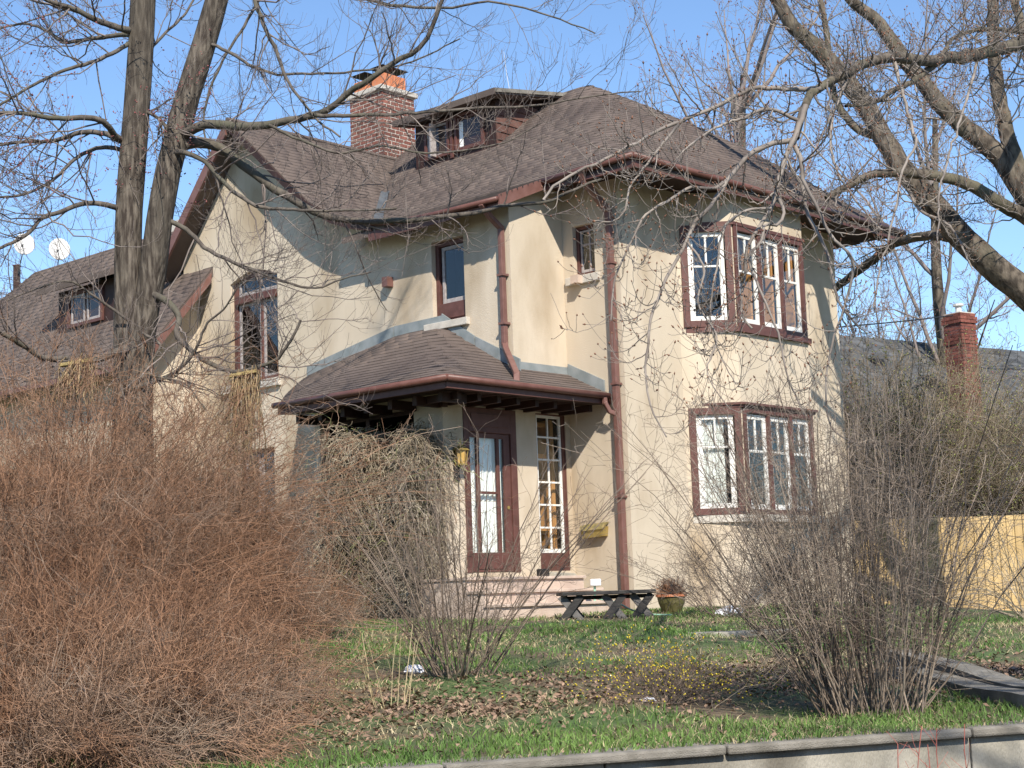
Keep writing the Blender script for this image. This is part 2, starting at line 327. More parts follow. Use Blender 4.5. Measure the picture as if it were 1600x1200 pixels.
def window(fr, x0, x1, y0, y1, sashes, casing=.06, rec=.08, sashmat=None, sw=.045, cas_d=(-.02, .025), cmat=None, room=.5, curtain=False, roommat=None, name='window', extra=None, gl=None, closed_room=True):
    """sashes: (x0,x1,y0,y1,[x cuts],[y cuts])"""
    sashmat = sashmat or M_white; mb = MB()
    for a in ((x0, x0 + casing, y0, y1), (x1 - casing, x1, y0, y1), (x0 + casing, x1 - casing, y0, y0 + casing), (x0 + casing, x1 - casing, y1 - casing, y1)):
        boxf(mb, fr, *a, -rec - .04, cas_d[1] - rec if rec > .03 else cas_d[1])
    if extra:
        for a in extra: boxf(mb, fr, *a[:4], *(a[4:] if len(a) > 4 else (-rec - .04, -rec + .02)))
    win = mb.build(name, cmat or M_brown, house, bevel=.004)
    for s in sashes:
        a, b, c, d = s[:4]; cx = list(s[4]) if len(s) > 4 else []; cy = list(s[5]) if len(s) > 5 else []
        bw = s[6] if len(s) > 6 else .028
        mb = MB(); dd = (-rec - .035, -rec - .002)
        for q in ((a, a + sw, c, d), (b - sw, b, c, d), (a + sw, b - sw, c, c + sw * 1.4), (a + sw, b - sw, d - sw, d)): boxf(mb, fr, *q, *dd)
        X = [a + sw] + cx + [b - sw]; Y = [c + sw * 1.4] + [yy if not isinstance(yy, tuple) else yy[0] for yy in cy] + [d - sw]
        full = [yy for yy in cy]
        for yy in full: boxf(mb, fr, a + sw, b - sw, yy - bw / 2, yy + bw / 2, dd[0] + .002, dd[1] - .004)
        only_top = len(s) > 7 and s[7]
        for xx in cx: boxf(mb, fr, xx - bw / 2, xx + bw / 2, (full[-1] + bw / 2 if only_top and full else c + sw * 1.4), d - sw, dd[0] + .003, dd[1] - .006)
        mb.build('sash', sashmat, win, bevel=.003)
        for yi in range(len(Y) - 1):
            xs = X if not (only_top and yi < len(Y) - 2) else [X[0], X[-1]]
            for xa, xb in zip(xs[:-1], xs[1:]):
                p = MB(); boxf(p, fr, xa, xb, Y[yi], Y[yi + 1], -rec - .022, -rec - .018); p.build('pane', gl or M_glass, win)
        if curtain:
            cw = MB(); n = 40; pts = [(a + sw + (b - a - 2 * sw) * i / n * (curtain if isinstance(curtain, float) else 1), -rec - .075 + .016 * math.sin(i * 1.9) + .012 * math.sin(i * .8)) for i in range(n + 1)]
            for (p0, d0), (p1, d1) in zip(pts[:-1], pts[1:]): cw.quad(fr.p(p0, c, d0), fr.p(p1, c, d1), fr.p(p1, d, d1), fr.p(p0, d, d0))
            cw.build('curtain', M_curtain, win, smooth=True)
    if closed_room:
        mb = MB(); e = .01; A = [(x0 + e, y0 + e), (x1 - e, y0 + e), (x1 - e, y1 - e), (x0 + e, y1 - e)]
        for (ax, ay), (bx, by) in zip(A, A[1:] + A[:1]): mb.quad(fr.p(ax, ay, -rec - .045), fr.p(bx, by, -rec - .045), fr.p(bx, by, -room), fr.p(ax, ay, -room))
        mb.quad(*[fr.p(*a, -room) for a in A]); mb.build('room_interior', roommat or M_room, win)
    return win
def sill(fr, x0, x1, y0, y1, win, m=None, d=.07):
    s = MB(); boxf(s, fr, x0, x1, y0, y1, -.06, d); return s.build('sill', m or M_stone, win, bevel=.008)
# ---- roof surfaces
def prof(d):
    d = np.asarray(d, float)
    return np.where(d <= 0, 6.07 + .42 * d, np.where(d < .6, 6.07 + d * .583, 6.42 + (d - .6) * .777))
GV = np.array([2.4, 2.9, 3.3, 4.0, 4.45, 5.0, 5.6, 7.05]); GZv = np.array([5.50, 5.64, 5.74, 5.92, 6.09, 6.41, 6.93, 8.22])
def Gz(v): return np.interp(v, GV, GZv)
def umax(d): return 6.81 - 3.71 * np.clip(d, 0, 3.7) / 3.7
def S_main(d, t):
    """d: distance in from the eave, t<0 left-hand slope, t>0 right-hand slope; the hip between them is rounded"""
    d = np.asarray(d, float); t = np.asarray(t, float)
    rho = np.clip(.06 + .5 * sst(d / 1.3), 0, np.maximum(.03, (3.75 - d))); cu, cv = -.6 + d, -.8 + d * 3.77 / 3.7; h = np.pi * rho / 4
    th = np.clip(t / np.maximum(h, 1e-6), -1, 1) * np.pi / 4 + np.pi / 4
    u = cu + rho - rho * np.cos(th) + np.maximum(t - h, 0); v = cv + rho - rho * np.sin(th) + np.maximum(-t - h, 0)
    z = prof(d) - .12 * sst(d / 1.2) * np.exp(-(t / .35) ** 2) * 0
    bulge = .21 * np.sin(np.pi * np.clip(d / 3.75, 0, 1)) * np.clip((u - cu) / np.maximum(umax(d) - cu, .05), 0, 1) ** 1.4
    return np.stack([u, v, z + bulge], -1)
def S_gable(d, t):  # d from the valley foot up the slope (horizontal run), t along u
    v = 7.05 - (4.65 - d); v = 2.4 + d
    return np.stack([np.asarray(t, float) + 0 * v, v + 0 * np.asarray(t, float), Gz(v) + 0 * np.asarray(t, float)], -1)
def porch_slope(v): return np.where(v < 3.4, .55, .55 - .081 * (v - 3.4))
def S_porch(d, t):
    d = np.asarray(d, float); t = np.asarray(t, float)
    rho = np.clip(.03 + .3 * sst(d / .8), 0, np.maximum(.02, 2.15 - d)); cu, cv = -3.3 + d, .26 + d; h = np.pi * rho / 4
    th = np.clip(t / np.maximum(h, 1e-6), -1, 1) * np.pi / 4 + np.pi / 4
    u = cu + rho - rho * np.cos(th) + np.maximum(t - h, 0); v = cv + rho - rho * np.sin(th) + np.maximum(-t - h, 0)
    return np.stack([u, v, 2.89 + d * porch_slope(v) + .06 * (d - 1.05) ** 2 - .066], -1)
def S_wing(d, t): return np.stack([-2.72 + d + 0 * t, t + 0 * d, 4.115 + 1.14 * d + 0 * t], -1)
ALL_TABS = []
def tabs(S, dmax, trange, keep, d0=0., width=.30, expo=.125, lift=.014):
    dd = np.linspace(d0, dmax, 400); pz = S(dd, np.full(400, trange(dd[200])[0] if False else trange(float(dd[200]))[0])); L = np.concatenate([[0], np.cumsum(np.hypot(np.diff(dd), np.diff(pz[:, 2])))])
    i = 0
    while i * expo < L[-1] - .02:
        s = i * expo; da = np.interp(s, L, dd); db = np.interp(min(s + expo * 1.22, L[-1]), L, dd); dm = (da + db) / 2
        t0, t1 = trange(float(dm)); off = rng.uniform(0, width); n = int((t1 - t0) / width) + 3
        a = np.clip(t0 - off + np.arange(n) * width, t0, t1); b = np.clip(a + width - .0025, t0, t1); ok = b - a > .02; a, b = a[ok], b[ok]
        if len(a):
            lf = lift + rng.uniform(-.002, .002, len(a)); jt = rng.uniform(-.0025, .0025, len(a))
            f0 = S(np.full(len(a), da) + jt, a); f1 = S(np.full(len(a), da) + jt, b); b0 = S(np.full(len(a), db), a); b1 = S(np.full(len(a), db), b)
            f0t, f1t = f0.copy(), f1.copy(); f0t[:, 2] += lf; f1t[:, 2] += lf; f0[:, 2] -= .004; f1[:, 2] -= .004; b0[:, 2] += .003; b1[:, 2] += .003
            q = np.stack([f0t, f1t, b1, b0, f0, f1], 1); c = q.mean(1); ok = keep(c[:, 0], c[:, 1], c[:, 2])
            ALL_TABS.extend(list(q[ok]))
        i += 1
def base_grid(name, S, das, tr, parent, m, dz=-.012, nt=40, z_under=.12, keepu=None):
    mb = MB(); rows = []
    for d in das:
        t0, t1 = tr(float(d)); t = np.linspace(t0, t1, nt); p = S(np.full(nt, d), t); p[:, 2] += dz; rows.append(p)
    R = np.array(rows); n = len(das); vs = list(R.reshape(-1, 3)); fs = [(i * nt + j, i * nt + j + 1, (i + 1) * nt + j + 1, (i + 1) * nt + j) for i in range(n - 1) for j in range(nt - 1)]
    mb.add(vs, fs); Q = R.copy(); Q[..., 2] -= z_under; mb.add(list(Q.reshape(-1, 3)), [f[::-1] for f in fs])
    # close the rim
    rim = [(i, 0) for i in range(n)] + [(n - 1, j) for j in range(1, nt)] + [(i, nt - 1) for i in range(n - 2, -1, -1)] + [(0, j) for j in range(nt - 2, 0, -1)]
    for a, b in zip(rim, rim[1:] + rim[:1]): mb.quad(R[a], R[b], Q[b], Q[a])
    return mb.build(name, m, parent)
# main roof (upper part, both slopes round the hip)
def tr_main(d):
    cu, cv = -.6 + d, -.8 + d * 3.77 / 3.7
    return -(9.6 - cv) , max(umax(d) - cu, .01)
main_roof = base_grid('main_roof', S_main, np.concatenate([np.linspace(0, 1.2, 10), np.linspace(1.4, 3.7, 10)]), tr_main, house, M_shingle, nt=60)
def k_main(u, v, z): return (z > Gz(np.minimum(v, 7.05)) - .05) & ~((v > 3.85) & (v < 5.6) & (u > 1.52))
tabs(S_main, 3.7, tr_main, k_main)
# lower apron of the left-hand slope over the recessed corner
def tr_apr(d): cv = -.8 + d * 3.77 / 3.7; return -(4.2 - cv), -(.875 - cv)
apron = base_grid('apron_roof', S_main, np.linspace(-.95, .1, 6), tr_apr, house, M_shingle, nt=20, z_under=.09)
tabs(S_main, 0.0, tr_apr, lambda u, v, z: z > Gz(v) - .03, d0=-.95)
# back slopes that close the main roof behind the ridge
mb = MB(); hip = [S_main(np.array([d]), np.array([tr_main(d)[1]]))[0] for d in np.linspace(0, 3.7, 9)]
for a, b in zip(hip[:-1], hip[1:]):
    fa = (a[2] - 6.07) / 2.76; fb = (b[2] - 6.07) / 2.76
    mb.quad(a, b, (6.81, 2.97 + (b[1] - 2.97) * -.2, 6.07), (6.81, 2.97 + (a[1] - 2.97) * -.2 if a[1] > -.5 else -.8, 6.07))
mb.quad((3.1, 2.97, 8.82), (3.1, 9.6, 8.82), (6.81, 9.6, 6.07), (6.81, 2.97, 6.07)); mb.build('back_roof', M_shingle, house)
# cross gable
def tr_g(d): v = 2.4 + d; z = float(Gz(v)); u = np.interp(z, prof(np.linspace(-.95, 3.7, 60)), np.linspace(-1.55, 3.1, 60)); return -1.55, min(u + .25, 3.0)
gable_roof = base_grid('gable_roof', S_gable, np.linspace(.5, 4.65, 16), tr_g, house, M_shingle, nt=12, z_under=.13)
tabs(S_gable, 4.65, tr_g, lambda u, v, z: z > prof(u + .6) - .06, d0=.5)
mb = MB()
for a in ((7.05, 8.21), ):
    mb.hexa([(-1.55, 7.05, 8.08), (3, 7.05, 8.08), (3, 9.15, 5.80), (-1.55, 9.15, 5.80), (-1.55, 7.05, 8.21), (3, 7.05, 8.21), (3, 9.15, 5.93), (-1.55, 9.15, 5.93)])
mb.build('gable_roof_left', M_shingle, house)
mb = MB(); mb.tube([(-1.56, 7.05, 8.215), (0, 7.05, 8.225), (2.6, 7.05, 8.215)], .05, 6); mb.build('ridge_cap', M_shingle, house)
# barge boards of the gable
mb = MB()
gv = np.array([7.08, 6.4, 5.6, 5.0, 4.45, 4.0, 3.5]); 
for a, b in zip(gv[:-1], gv[1:]):
    za, zb = float(Gz(min(a, 7.05))) - .02, float(Gz(b)) - .02
    mb.hexa([(-1.585, a, za - .13), (-1.555, a, za - .13), (-1.555, b, zb - .13), (-1.585, b, zb - .13), (-1.585, a, za), (-1.555, a, za), (-1.555, b, zb), (-1.585, b, zb)])
mb.build('barge_board', M_dkbrown, house)
mb = MB(); mb.hexa([(-1.60, 7.05, 7.95), (-1.555, 7.05, 7.95), (-1.555, 9.1, 5.71), (-1.60, 9.1, 5.71), (-1.60, 7.05, 8.19), (-1.555, 7.05, 8.19), (-1.555, 9.1, 5.95), (-1.60, 9.1, 5.95)])
mb.build('barge_board', M_gutter, house)
# valley flashing
vv = np.linspace(2.95, 5.75, 9); pts = []
for v in vv:
    z = float(Gz(v)); u = float(np.interp(z, prof(np.linspace(-.95, 3.7, 80)), np.linspace(-1.55, 3.1, 80))); pts.append((u, v, z + .035))
mb = MB()
for (a, b) in zip(pts[:-1], pts[1:]):
    a = np.array(a); b = np.array(b); t = unit(b - a); sd = np.array([t[1], -t[0], 0]) * .085
    mb.quad(a + sd + (0, 0, .03), b + sd + (0, 0, .03), b, a); mb.quad(a, b, b - sd + (0, 0, .03), a - sd + (0, 0, .03))
mb.build('valley_flashing', M_valley, house)
# porch roof
def tr_p(d): cv = .26 + d; return -(3.65 + .88 * d - cv), -.02 - (-3.3 + d)
porch_roof = base_grid('porch_roof', S_porch, np.linspace(0, 2.14, 14), tr_p, house, M_shingle, nt=40, z_under=.06)
NB = len(ALL_TABS)
tabs(S_porch, 2.14, tr_p, lambda u, v, z: (u < -1.10) | (v < 1.10))
# wing roof
def tr_w(d): return 8.02, 18.6 - d
wing_roof = base_grid('wing_roof', S_wing, np.linspace(0, 2.77, 6), tr_w, house, M_shingle, nt=14, z_under=.12)
tabs(S_wing, 2.77, tr_w, lambda u, v, z: (v < 18.5) & ~((v > 9.95) & (v < 12.0) & (u > -1.78) & (u < -.7)))
mb = MB(); mb.quad((.05, 8.02, 7.26), (.05, 15.8, 7.26), (2.8, 18.6, 4.1), (2.8, 8.02, 4.1)); mb.add([(.05, 15.83, 7.26), (-2.72, 18.6, 4.1), (2.8, 18.6, 4.1)], [(0, 1, 2)]); mb.build('wing_roof_back', M_shingle, house)
# the shingles: the 300 nearest are single pieces, the rest one mesh
T = np.array(ALL_TABS); cw = T.mean(1); world = HE + cw[:, :1] * HR + cw[:, 1:2] * HL + np.stack([0 * cw[:, 0], 0 * cw[:, 0], cw[:, 2]], 1)
near = np.argsort(np.linalg.norm(world, axis=1))[:300]; isn = np.zeros(len(T), bool); isn[near] = True
tf = [(0, 1, 2, 3), (4, 5, 1, 0), (4, 0, 3, 3), (5, 2, 1, 1)]
def tab_faces(K): 
    q = np.array([(0, 1, 2), (0, 2, 3), (4, 5, 1), (4, 1, 0), (4, 0, 3), (5, 2, 1)]); return (q[None] + (np.arange(K) * 6)[:, None, None]).reshape(-1, 3)
for k in near:
    me = bpy.data.meshes.new('shingle'); me.from_pydata([tuple(p) for p in T[k]], [], [(0, 1, 2, 3), (4, 5, 1, 0), (4, 0, 3), (5, 2, 1)]); me.materials.append(M_shingle1); me.materials.append(M_felt); me.polygons[1].material_index = 1
    link(bpy.data.objects.new('shingle', me), porch_roof)
rest = T[~isn]; o = np_mesh('shingle_courses', rest.reshape(-1, 3), tab_faces(len(rest)), M_shingle, house, kind='stuff')
o.data.materials.append(M_felt)
if len(o.data.polygons) == len(rest) * 6: o.data.polygons.foreach_set('material_index', np.tile(np.array([0, 0, 1, 1, 0, 0], np.int32), len(rest)))
# ---- walls
def topA(x):
    v = -x
    if v <= 7.05: return max(float(Gz(v)), float(prof(UA + .6))) - .15
    return 8.22 - (v - 7.05) * 1.085 - .16
brkA = [-9.0, -8.85, -7.05, -5.6, -5.0, -4.45, -4.0, -3.3, -2.9]
W1 = (-7.54, -6.285, 3.75, 5.66); W2 = (-2.66, -1.985, 4.13, 5.36); W3 = (-7.37, -6.43, 1.55, 2.65)
wall_panel('front_gable_wall', LA, -8.87, -VC, GZ, topA, [W1, W2, W3], brk=brkA)
wall_panel('recess_wall', RC, UA - .0, 0, GZ, lambda x: float(prof(x + .6)) - .12, [(-.74, -.10, .42, 2.66)], brk=())
wall_panel('corner_wall', LB, -VC, 0, GZ, 6.02, [(-.86, -.455, 4.69, 5.44)])
wall_panel('side_wall', RB, 0, 5.85, GZ, 6.03)
mb = MB(); mb.quad((5.85, 0, GZ), (5.85, 9, GZ), (5.85, 9, 6), (5.85, 0, 6)); mb.quad((5.85, 9, GZ), (UA, 9, GZ), (UA, 9, 6), (5.85, 9, 6)); mb.build('back_wall', M_stucco, house)
# entrance vestibule under the porch roof
wall_panel('vestibule_wall', RC, -2.6, UA, GZ, 3.1, [(-2.22, -1.17, .41, 2.66)])
wall_panel('vestibule_wall', VL, -3.7, -VC, GZ, 2.98, [(-3.58, -1.62, .55, 2.66)])
mb = MB(); mb.quad((-2.6, 3.7, GZ), (UA, 3.7, GZ), (UA, 3.7, 3.5), (-2.6, 3.7, 2.98)); mb.build('vestibule_wall', M_stucco, house)
# bay
def bay(fr, x0, x1, ops): return wall_panel('bay_wall', fr, x0, x1, GZ, 6.0, ops, rev=.10)
FB = .6 * math.sqrt(2)
bay(BL, 0, FB, [(.06, FB - .012, 1.16, 2.74), (.06, FB - .012, 3.95, 5.50)]); bay(BF, 1.968, 3.9, [(1.985, 3.87, 1.16, 2.74), (1.985, 3.87, 3.95, 5.50)]); bay(BR, 0, FB, [])
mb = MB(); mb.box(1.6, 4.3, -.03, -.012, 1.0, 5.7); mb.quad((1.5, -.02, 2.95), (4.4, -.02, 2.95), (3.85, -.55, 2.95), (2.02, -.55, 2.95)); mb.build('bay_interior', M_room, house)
# wing walls
wall_panel('wing_wall', WR, -2.3, UA, GZ, lambda x: 4.64 + 1.14 * (x + 2.26) - .14); wall_panel('wing_wall', WF, -18.4, -8.4, GZ, 4.45)
# ---- windows
w1 = window(LA, *W1, [(-7.43, -6.30, 5.285, 5.58), (-7.43, -6.83, 3.83, 5.15), (-6.78, -6.30, 3.83, 5.15)], casing=.10, rec=.10, sashmat=M_greypaint, extra=[(-7.44, -6.386, 5.15, 5.27, -.16, -.02), (-6.83, -6.78, 3.85, 5.15)])
sill(LA, -7.75, -6.22, 3.64, 3.775, w1)
mb = MB(); n = 12   # arched head of the opening
for i in range(n):
    xa = W1[0] + (W1[1] - W1[0]) * i / n; xb = W1[0] + (W1[1] - W1[0]) * (i + 1) / n
    ya = 5.66 + .15 * math.sin(math.pi * i / n) - .15; yb = 5.66 + .15 * math.sin(math.pi * (i + 1) / n) - .15
    mb.hexa([LA.p(xa, ya, -.10), LA.p(xb, yb, -.10), LA.p(xb, yb, .003), LA.p(xa, ya, .003), LA.p(xa, 5.665, -.10), LA.p(xb, 5.665, -.10), LA.p(xb, 5.665, .003), LA.p(xa, 5.665, .003)])
mb.build('window_arch', M_stucco, w1)
w2 = window(LA, *W2, [(-2.55, -2.02, 4.42, 5.28, [], [])], casing=.07, rec=.11, sashmat=M_greypaint, extra=[(-2.59, -2.05, 4.19, 4.42, -.17, -.07)], sw=.05); sill(LA, -2.80, -1.90, 4.02, 4.128, w2)
w3 = window(LA, *W3, [(-7.3, -6.92, 1.62, 2.58), (-6.88, -6.5, 1.62, 2.58)], rec=.1, sashmat=M_greypaint)
w4 = window(LB, -.86, -.455, 4.69, 5.44, [(-.80, -.46, 4.75, 5.38, [-.63], [5.16])], casing=.05, rec=.1, sashmat=M_greypaint, sw=.03)
sill(LB, -.99, -.70, 4.565, 4.685, w4, M_stone, .06); sill(LB, -.69, -.365, 4.565, 4.687, w4, M_stone, .055)
mb = MB(); boxf(mb, LB, -.80, -.66, 4.56, 4.68, .05, .16); mb.build('sill_block', M_pink, house)
# sidelight beside the door
xs = -.43; ys = [.67 + .04 + (2.65 - .71) * k / 6 for k in range(1, 6)]
w5 = window(RC, -.74, -.10, .42, 2.66, [(-.715, -.165, .675, 2.645, [-.44], ys, .026)], casing=.018, rec=.035, extra=[(-.722, -.155, .43, .67, -.09, -.02), (-.165, -.12, .43, 2.64, -.09, -.02)], room=.9, sw=.042)
mb = MB(); boxf(mb, RC, -.26, -.19, .70, 2.60, -.40, -.16)
for yy in (1.0, 1.68, 2.05, 2.5): boxf(mb, RC, -.66, -.262, yy, yy + .06, -.36, -.24)
mb.build('inner_woodwork', M_orange, w5)
mb = MB(); boxf(mb, RC, -.62, -.40, .72, 1.0, -.5, -.3); mb.build('curtain', M_curtain, w5)
# door
mb = MB()
for a in ((-2.22, -2.12, .41, 2.66), (-1.29, -1.17, .41, 2.66), (-2.12, -1.29, 2.32, 2.66)): boxf(mb, RC, *a, -.12, .015)
boxf(mb, RC, -2.08, -1.33, 2.40, 2.58, .016, .028)
frame = mb.build('door_frame', M_brown, house, bevel=.006)
mb = MB(); dd = (-.05, -.01)
for a in ((-2.115, -2.085, .42, 2.315), (-1.42, -1.295, .42, 2.315), (-2.085, -1.42, .42, .68), (-2.085, -1.42, 2.25, 2.315), (-1.96, -1.905, .68, 2.25), (-1.56, -1.505, .68, 2.25)): boxf(mb, RC, *a, *dd)
boxf(mb, RC, -1.905, -1.56, 1.48, 1.515, *dd); boxf(mb, RC, -1.99, -1.5, .46, .63, -.009, .004)
door = mb.build('front_door', M_brown, house, bevel=.004)
for a in ((-2.085, -1.96, .68, 2.25), (-1.905, -1.56, .68, 1.48), (-1.905, -1.56, 1.515, 2.25), (-1.505, -1.42, .68, 2.25)):
    p = MB(); boxf(p, RC, *a, -.034, -.028); p.build('pane', M_glass_door, door)
mb = MB(); n = 36
for i in range(n):
    xa, xb = -2.08 + .66 * i / n, -2.08 + .66 * (i + 1) / n; f_ = lambda x: -.09 + .012 * math.sin(x * 70)
    mb.quad(RC.p(xa, .6, f_(xa)), RC.p(xb, .6, f_(xb)), RC.p(xb, 2.27, f_(xb)), RC.p(xa, 2.27, f_(xa)))
mb.build('curtain', M_curtain, door, smooth=True)
p = MB(); p.tube([RC.p(-1.36, 1.30, -.05), RC.p(-1.36, 1.30, .0)], .025, 10); p.build('door_knob', M_brass, door)
# vestibule side window, bay windows
window(VL, -3.58, -1.62, .55, 2.66, [], rec=.1, cmat=M_dkbrown, room=1.2, name='porch_opening', extra=[(-2.64, -2.56, .60, 2.60, -.14, -.04), (-3.52, -2.64, 2.14, 2.19, -.14, -.05), (-2.56, -1.68, 2.14, 2.19, -.14, -.05)])
bs = [(2.07, 2.62), (2.69, 3.22), (3.29, 3.80)]
for y0, y1, mid in ((1.16, 2.74, 2.10), (3.95, 5.50, 4.82)):
    window(BL, .06, FB - .012, y0, y1, [(.17, .72, y0 + .06, y1 - .09, [.445], [mid + .06], .03, True)], casing=.10, rec=.02, cas_d=(0, .03), closed_room=False, curtain=.85 if y0 < 2 else False, sw=.08)
    window(BF, 1.985, 3.87, y0, y1, [(a, b, y0 + .05, y1 - .09, [(a + b) / 2], [mid], .036, True) for a, b in bs], casing=.075, rec=.02, cas_d=(0, .03), closed_room=False, extra=[(2.62, 2.69, y0 + .07, y1 - .07, -.08, .025), (3.22, 3.29, y0 + .07, y1 - .07, -.08, .025)], sw=.075)
    cap = MB()
    for dz0, dz1, pr in ((y1 - .0, y1 + .035, .05), (y1 + .035, y1 + .07, .085)) if y0 < 2 else ((y1, y1 + .05, .04),):
        cap.hexa([(1.43, -.02, dz0), (1.968 - pr * .41, -.6 - pr, dz0), (3.9 + pr * .41, -.6 - pr, dz0), (4.45, 0, dz0), (1.43, -.02, dz1), (1.968 - pr * .41, -.6 - pr, dz1), (3.9 + pr * .41, -.6 - pr, dz1), (4.45, 0, dz1)])
    cap.build('bay_cornice', M_brown, house)
    sl_ = MB(); pr = .09; a, b = (y0 - .11, y0 - .004) if y0 < 2 else (y0 - .08, y0 - .004)
    if y0 > 2: pr = .06
    sl_.hexa([(1.36, .02, a), (1.968 - pr * .41, -.6 - pr, a), (3.9 + pr * .41, -.6 - pr, a), (4.52, .02, a), (1.36, .02, b), (1.968 - pr * .41, -.6 - pr, b), (3.9 + pr * .41, -.6 - pr, b), (4.52, .02, b)])
    sl_.build('bay_sill', M_stone if y0 < 2 else M_brown, house)
mb = MB()   # warm window linings seen through the upper bay
for a, b in bs: boxf(mb, BF, b - .12, b - .07, 4.0, 5.40, -.3, -.09)
mb.build('inner_woodwork', M_orange, house)
# ---- dormer on the main slope
mb = MB(); mb.hexa([(1.5, 3.72, 7.3), (3.4, 3.72, 7.3), (3.4, 5.66, 7.3), (1.5, 5.66, 7.3), (1.5, 3.72, 8.40), (3.4, 3.72, 8.74), (3.4, 5.66, 8.74), (1.5, 5.66, 8.40)])
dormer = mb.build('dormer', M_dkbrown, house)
mb = MB(); mb.hexa([(1.17, 3.42, 8.36), (3.55, 3.42, 8.76), (3.55, 5.9, 8.76), (1.17, 5.9, 8.36), (1.17, 3.42, 8.47), (3.55, 3.42, 8.86), (3.55, 5.9, 8.86), (1.17, 5.9, 8.47)])
mb.build('dormer_roof', M_shingle, dormer)
mb = MB(); mb.hexa([(1.19, 3.39, 8.395), (3.4, 3.39, 8.765), (3.4, 3.417, 8.765), (1.19, 3.417, 8.395), (1.19, 3.39, 8.46), (3.4, 3.39, 8.83), (3.4, 3.417, 8.83), (1.19, 3.417, 8.46)]); mb.build('verge_trim', M_conccap, dormer)
for r in range(7):   # lapped siding on the dormer cheek
    z0 = 7.42 + r * .145
    x = 1.505 + (0 if r % 2 else -.2)
    while x < 3.3:
        xa, xb = max(x, 1.505), min(x + .42, 3.3)
        if xb - xa > .04 and prof(xa + .6) < z0 + .16 and z0 + .15 < 8.38 + .18 * (xa - 1.5) + .02:
            p = MB(); p.hexa([(xa, 3.685, z0), (xb - .006, 3.685, z0), (xb - .006, 3.719, z0), (xa, 3.719, z0), (xa, 3.705, z0 + .155), (xb - .006, 3.705, z0 + .155), (xb - .006, 3.719, z0 + .155), (xa, 3.719, z0 + .155)]); p.build('siding_shingle', M_siding, dormer)
        x += .42
Dw = Fr((1.48, 0), (0, -1), (-1, 0))
for a, b in ((-5.40, -4.80), (-4.66, -3.98)):
    ww = window(Dw, a, b, 7.68, 8.34, [(a + .05, b - .05, 7.71, 8.28)], casing=.05, rec=.0, cas_d=(0, .03), sw=.035, sashmat=M_greypaint if a < -5 else M_brown, closed_room=False, cmat=M_brown)
    p = MB(); boxf(p, Dw, a + .09, a + .18, 7.75, 8.2, -.016, -.012); p.build('curtain', M_curtain, ww)
p = MB()
boxf(p, Dw, -5.13, -5.10, 7.70, 8.28, .03, .16); p.build('open_casement', M_greypaint, dormer)
p = MB(); boxf(p, Dw, -4.755, -4.70, 7.60, 8.34, .0, .04); p.build('dormer_post', M_brown, dormer)
# ---- dormer on the wing
mb = MB(); mb.hexa([(-1.75, 10.0, 4.9), (-.6, 10.0, 4.9), (-.6, 11.95, 4.9), (-1.75, 11.95, 4.9), (-1.75, 10.0, 6.0), (-.6, 10.0, 6.42), (-.6, 11.95, 6.42), (-1.75, 11.95, 6.0)]); d2 = mb.build('dormer', M_dkbrown, house)
mb = MB(); mb.hexa([(-2.05, 9.8, 5.95), (-.35, 9.8, 6.56), (-.35, 12.25, 6.56), (-2.05, 12.25, 5.95), (-2.05, 9.8, 6.06), (-.35, 9.8, 6.68), (-.35, 12.25, 6.68), (-2.05, 12.25, 6.06)]); mb.build('dormer_roof', M_shingle, d2)
window(Fr((-1.77, 0), (0, -1), (-1, 0)), -11.6, -10.45, 5.27, 5.92, [(-11.5, -11.05, 5.32, 5.86), (-10.98, -10.55, 5.32, 5.86)], casing=.06, rec=0, closed_room=False, sashmat=M_greypaint)
# ---- soffits, gutters, fascias
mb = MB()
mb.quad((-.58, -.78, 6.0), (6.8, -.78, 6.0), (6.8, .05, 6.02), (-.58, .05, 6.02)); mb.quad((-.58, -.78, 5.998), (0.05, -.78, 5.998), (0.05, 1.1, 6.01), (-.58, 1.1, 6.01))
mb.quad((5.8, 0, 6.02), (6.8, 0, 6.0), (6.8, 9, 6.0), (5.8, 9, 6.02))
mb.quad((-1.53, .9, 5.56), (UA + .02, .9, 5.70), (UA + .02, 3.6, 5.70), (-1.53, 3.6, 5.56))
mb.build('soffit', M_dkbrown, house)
def gutter(pts, name='gutter', r=.048):
    g = MB(); g.tube(pts, r, 8); o = g.build(name, M_gutter_shade, house, smooth=True); return o
gutter([(-.63, -.825, 6.055), (3, -.825, 6.06), (6.82, -.825, 6.05)]); gutter([(-.63, -.825, 6.057), (-.64, 0, 6.04), (-.64, .90, 6.01)])
gutter([(-1.60, .86, 5.61), (-1.60, 2, 5.625), (-1.60, 2.9, 5.66), (-1.60, 3.5, 5.76), (-1.60, 3.9, 5.87)], r=.04)
gutter([(-3.35, .21, 2.865), (-1.5, .21, 2.86), (-.10, .21, 2.85)], r=.045); gutter([(-3.35, .21, 2.867), (-3.35, 2, 2.87), (-3.35, 3.70, 2.875)], r=.045)
for q in ((-.6, 6.8, -.80, -.775, 5.90, 6.07), (-.6, -.575, -.774, .88, 5.89, 6.065), (-1.555, -1.53, .88, 3.6, 5.50, 5.64), (-3.3, -.02, .255, .285, 2.74, 2.86), (-3.305, -3.275, .286, 3.66, 2.74, 2.862)):
    MB().box(*q).build('fascia', M_brown, house)
mb = MB()   # rake board where the roof steps out at the recessed corner
mb.hexa([(-1.57, .84, 5.50), (-.55, .84, 5.93), (-.55, .873, 5.93), (-1.57, .873, 5.50), (-1.57, .84, 5.68), (-.55, .84, 6.09), (-.55, .873, 6.09), (-1.57, .873, 5.68)]); mb.build('rake_board', M_gutter, house)
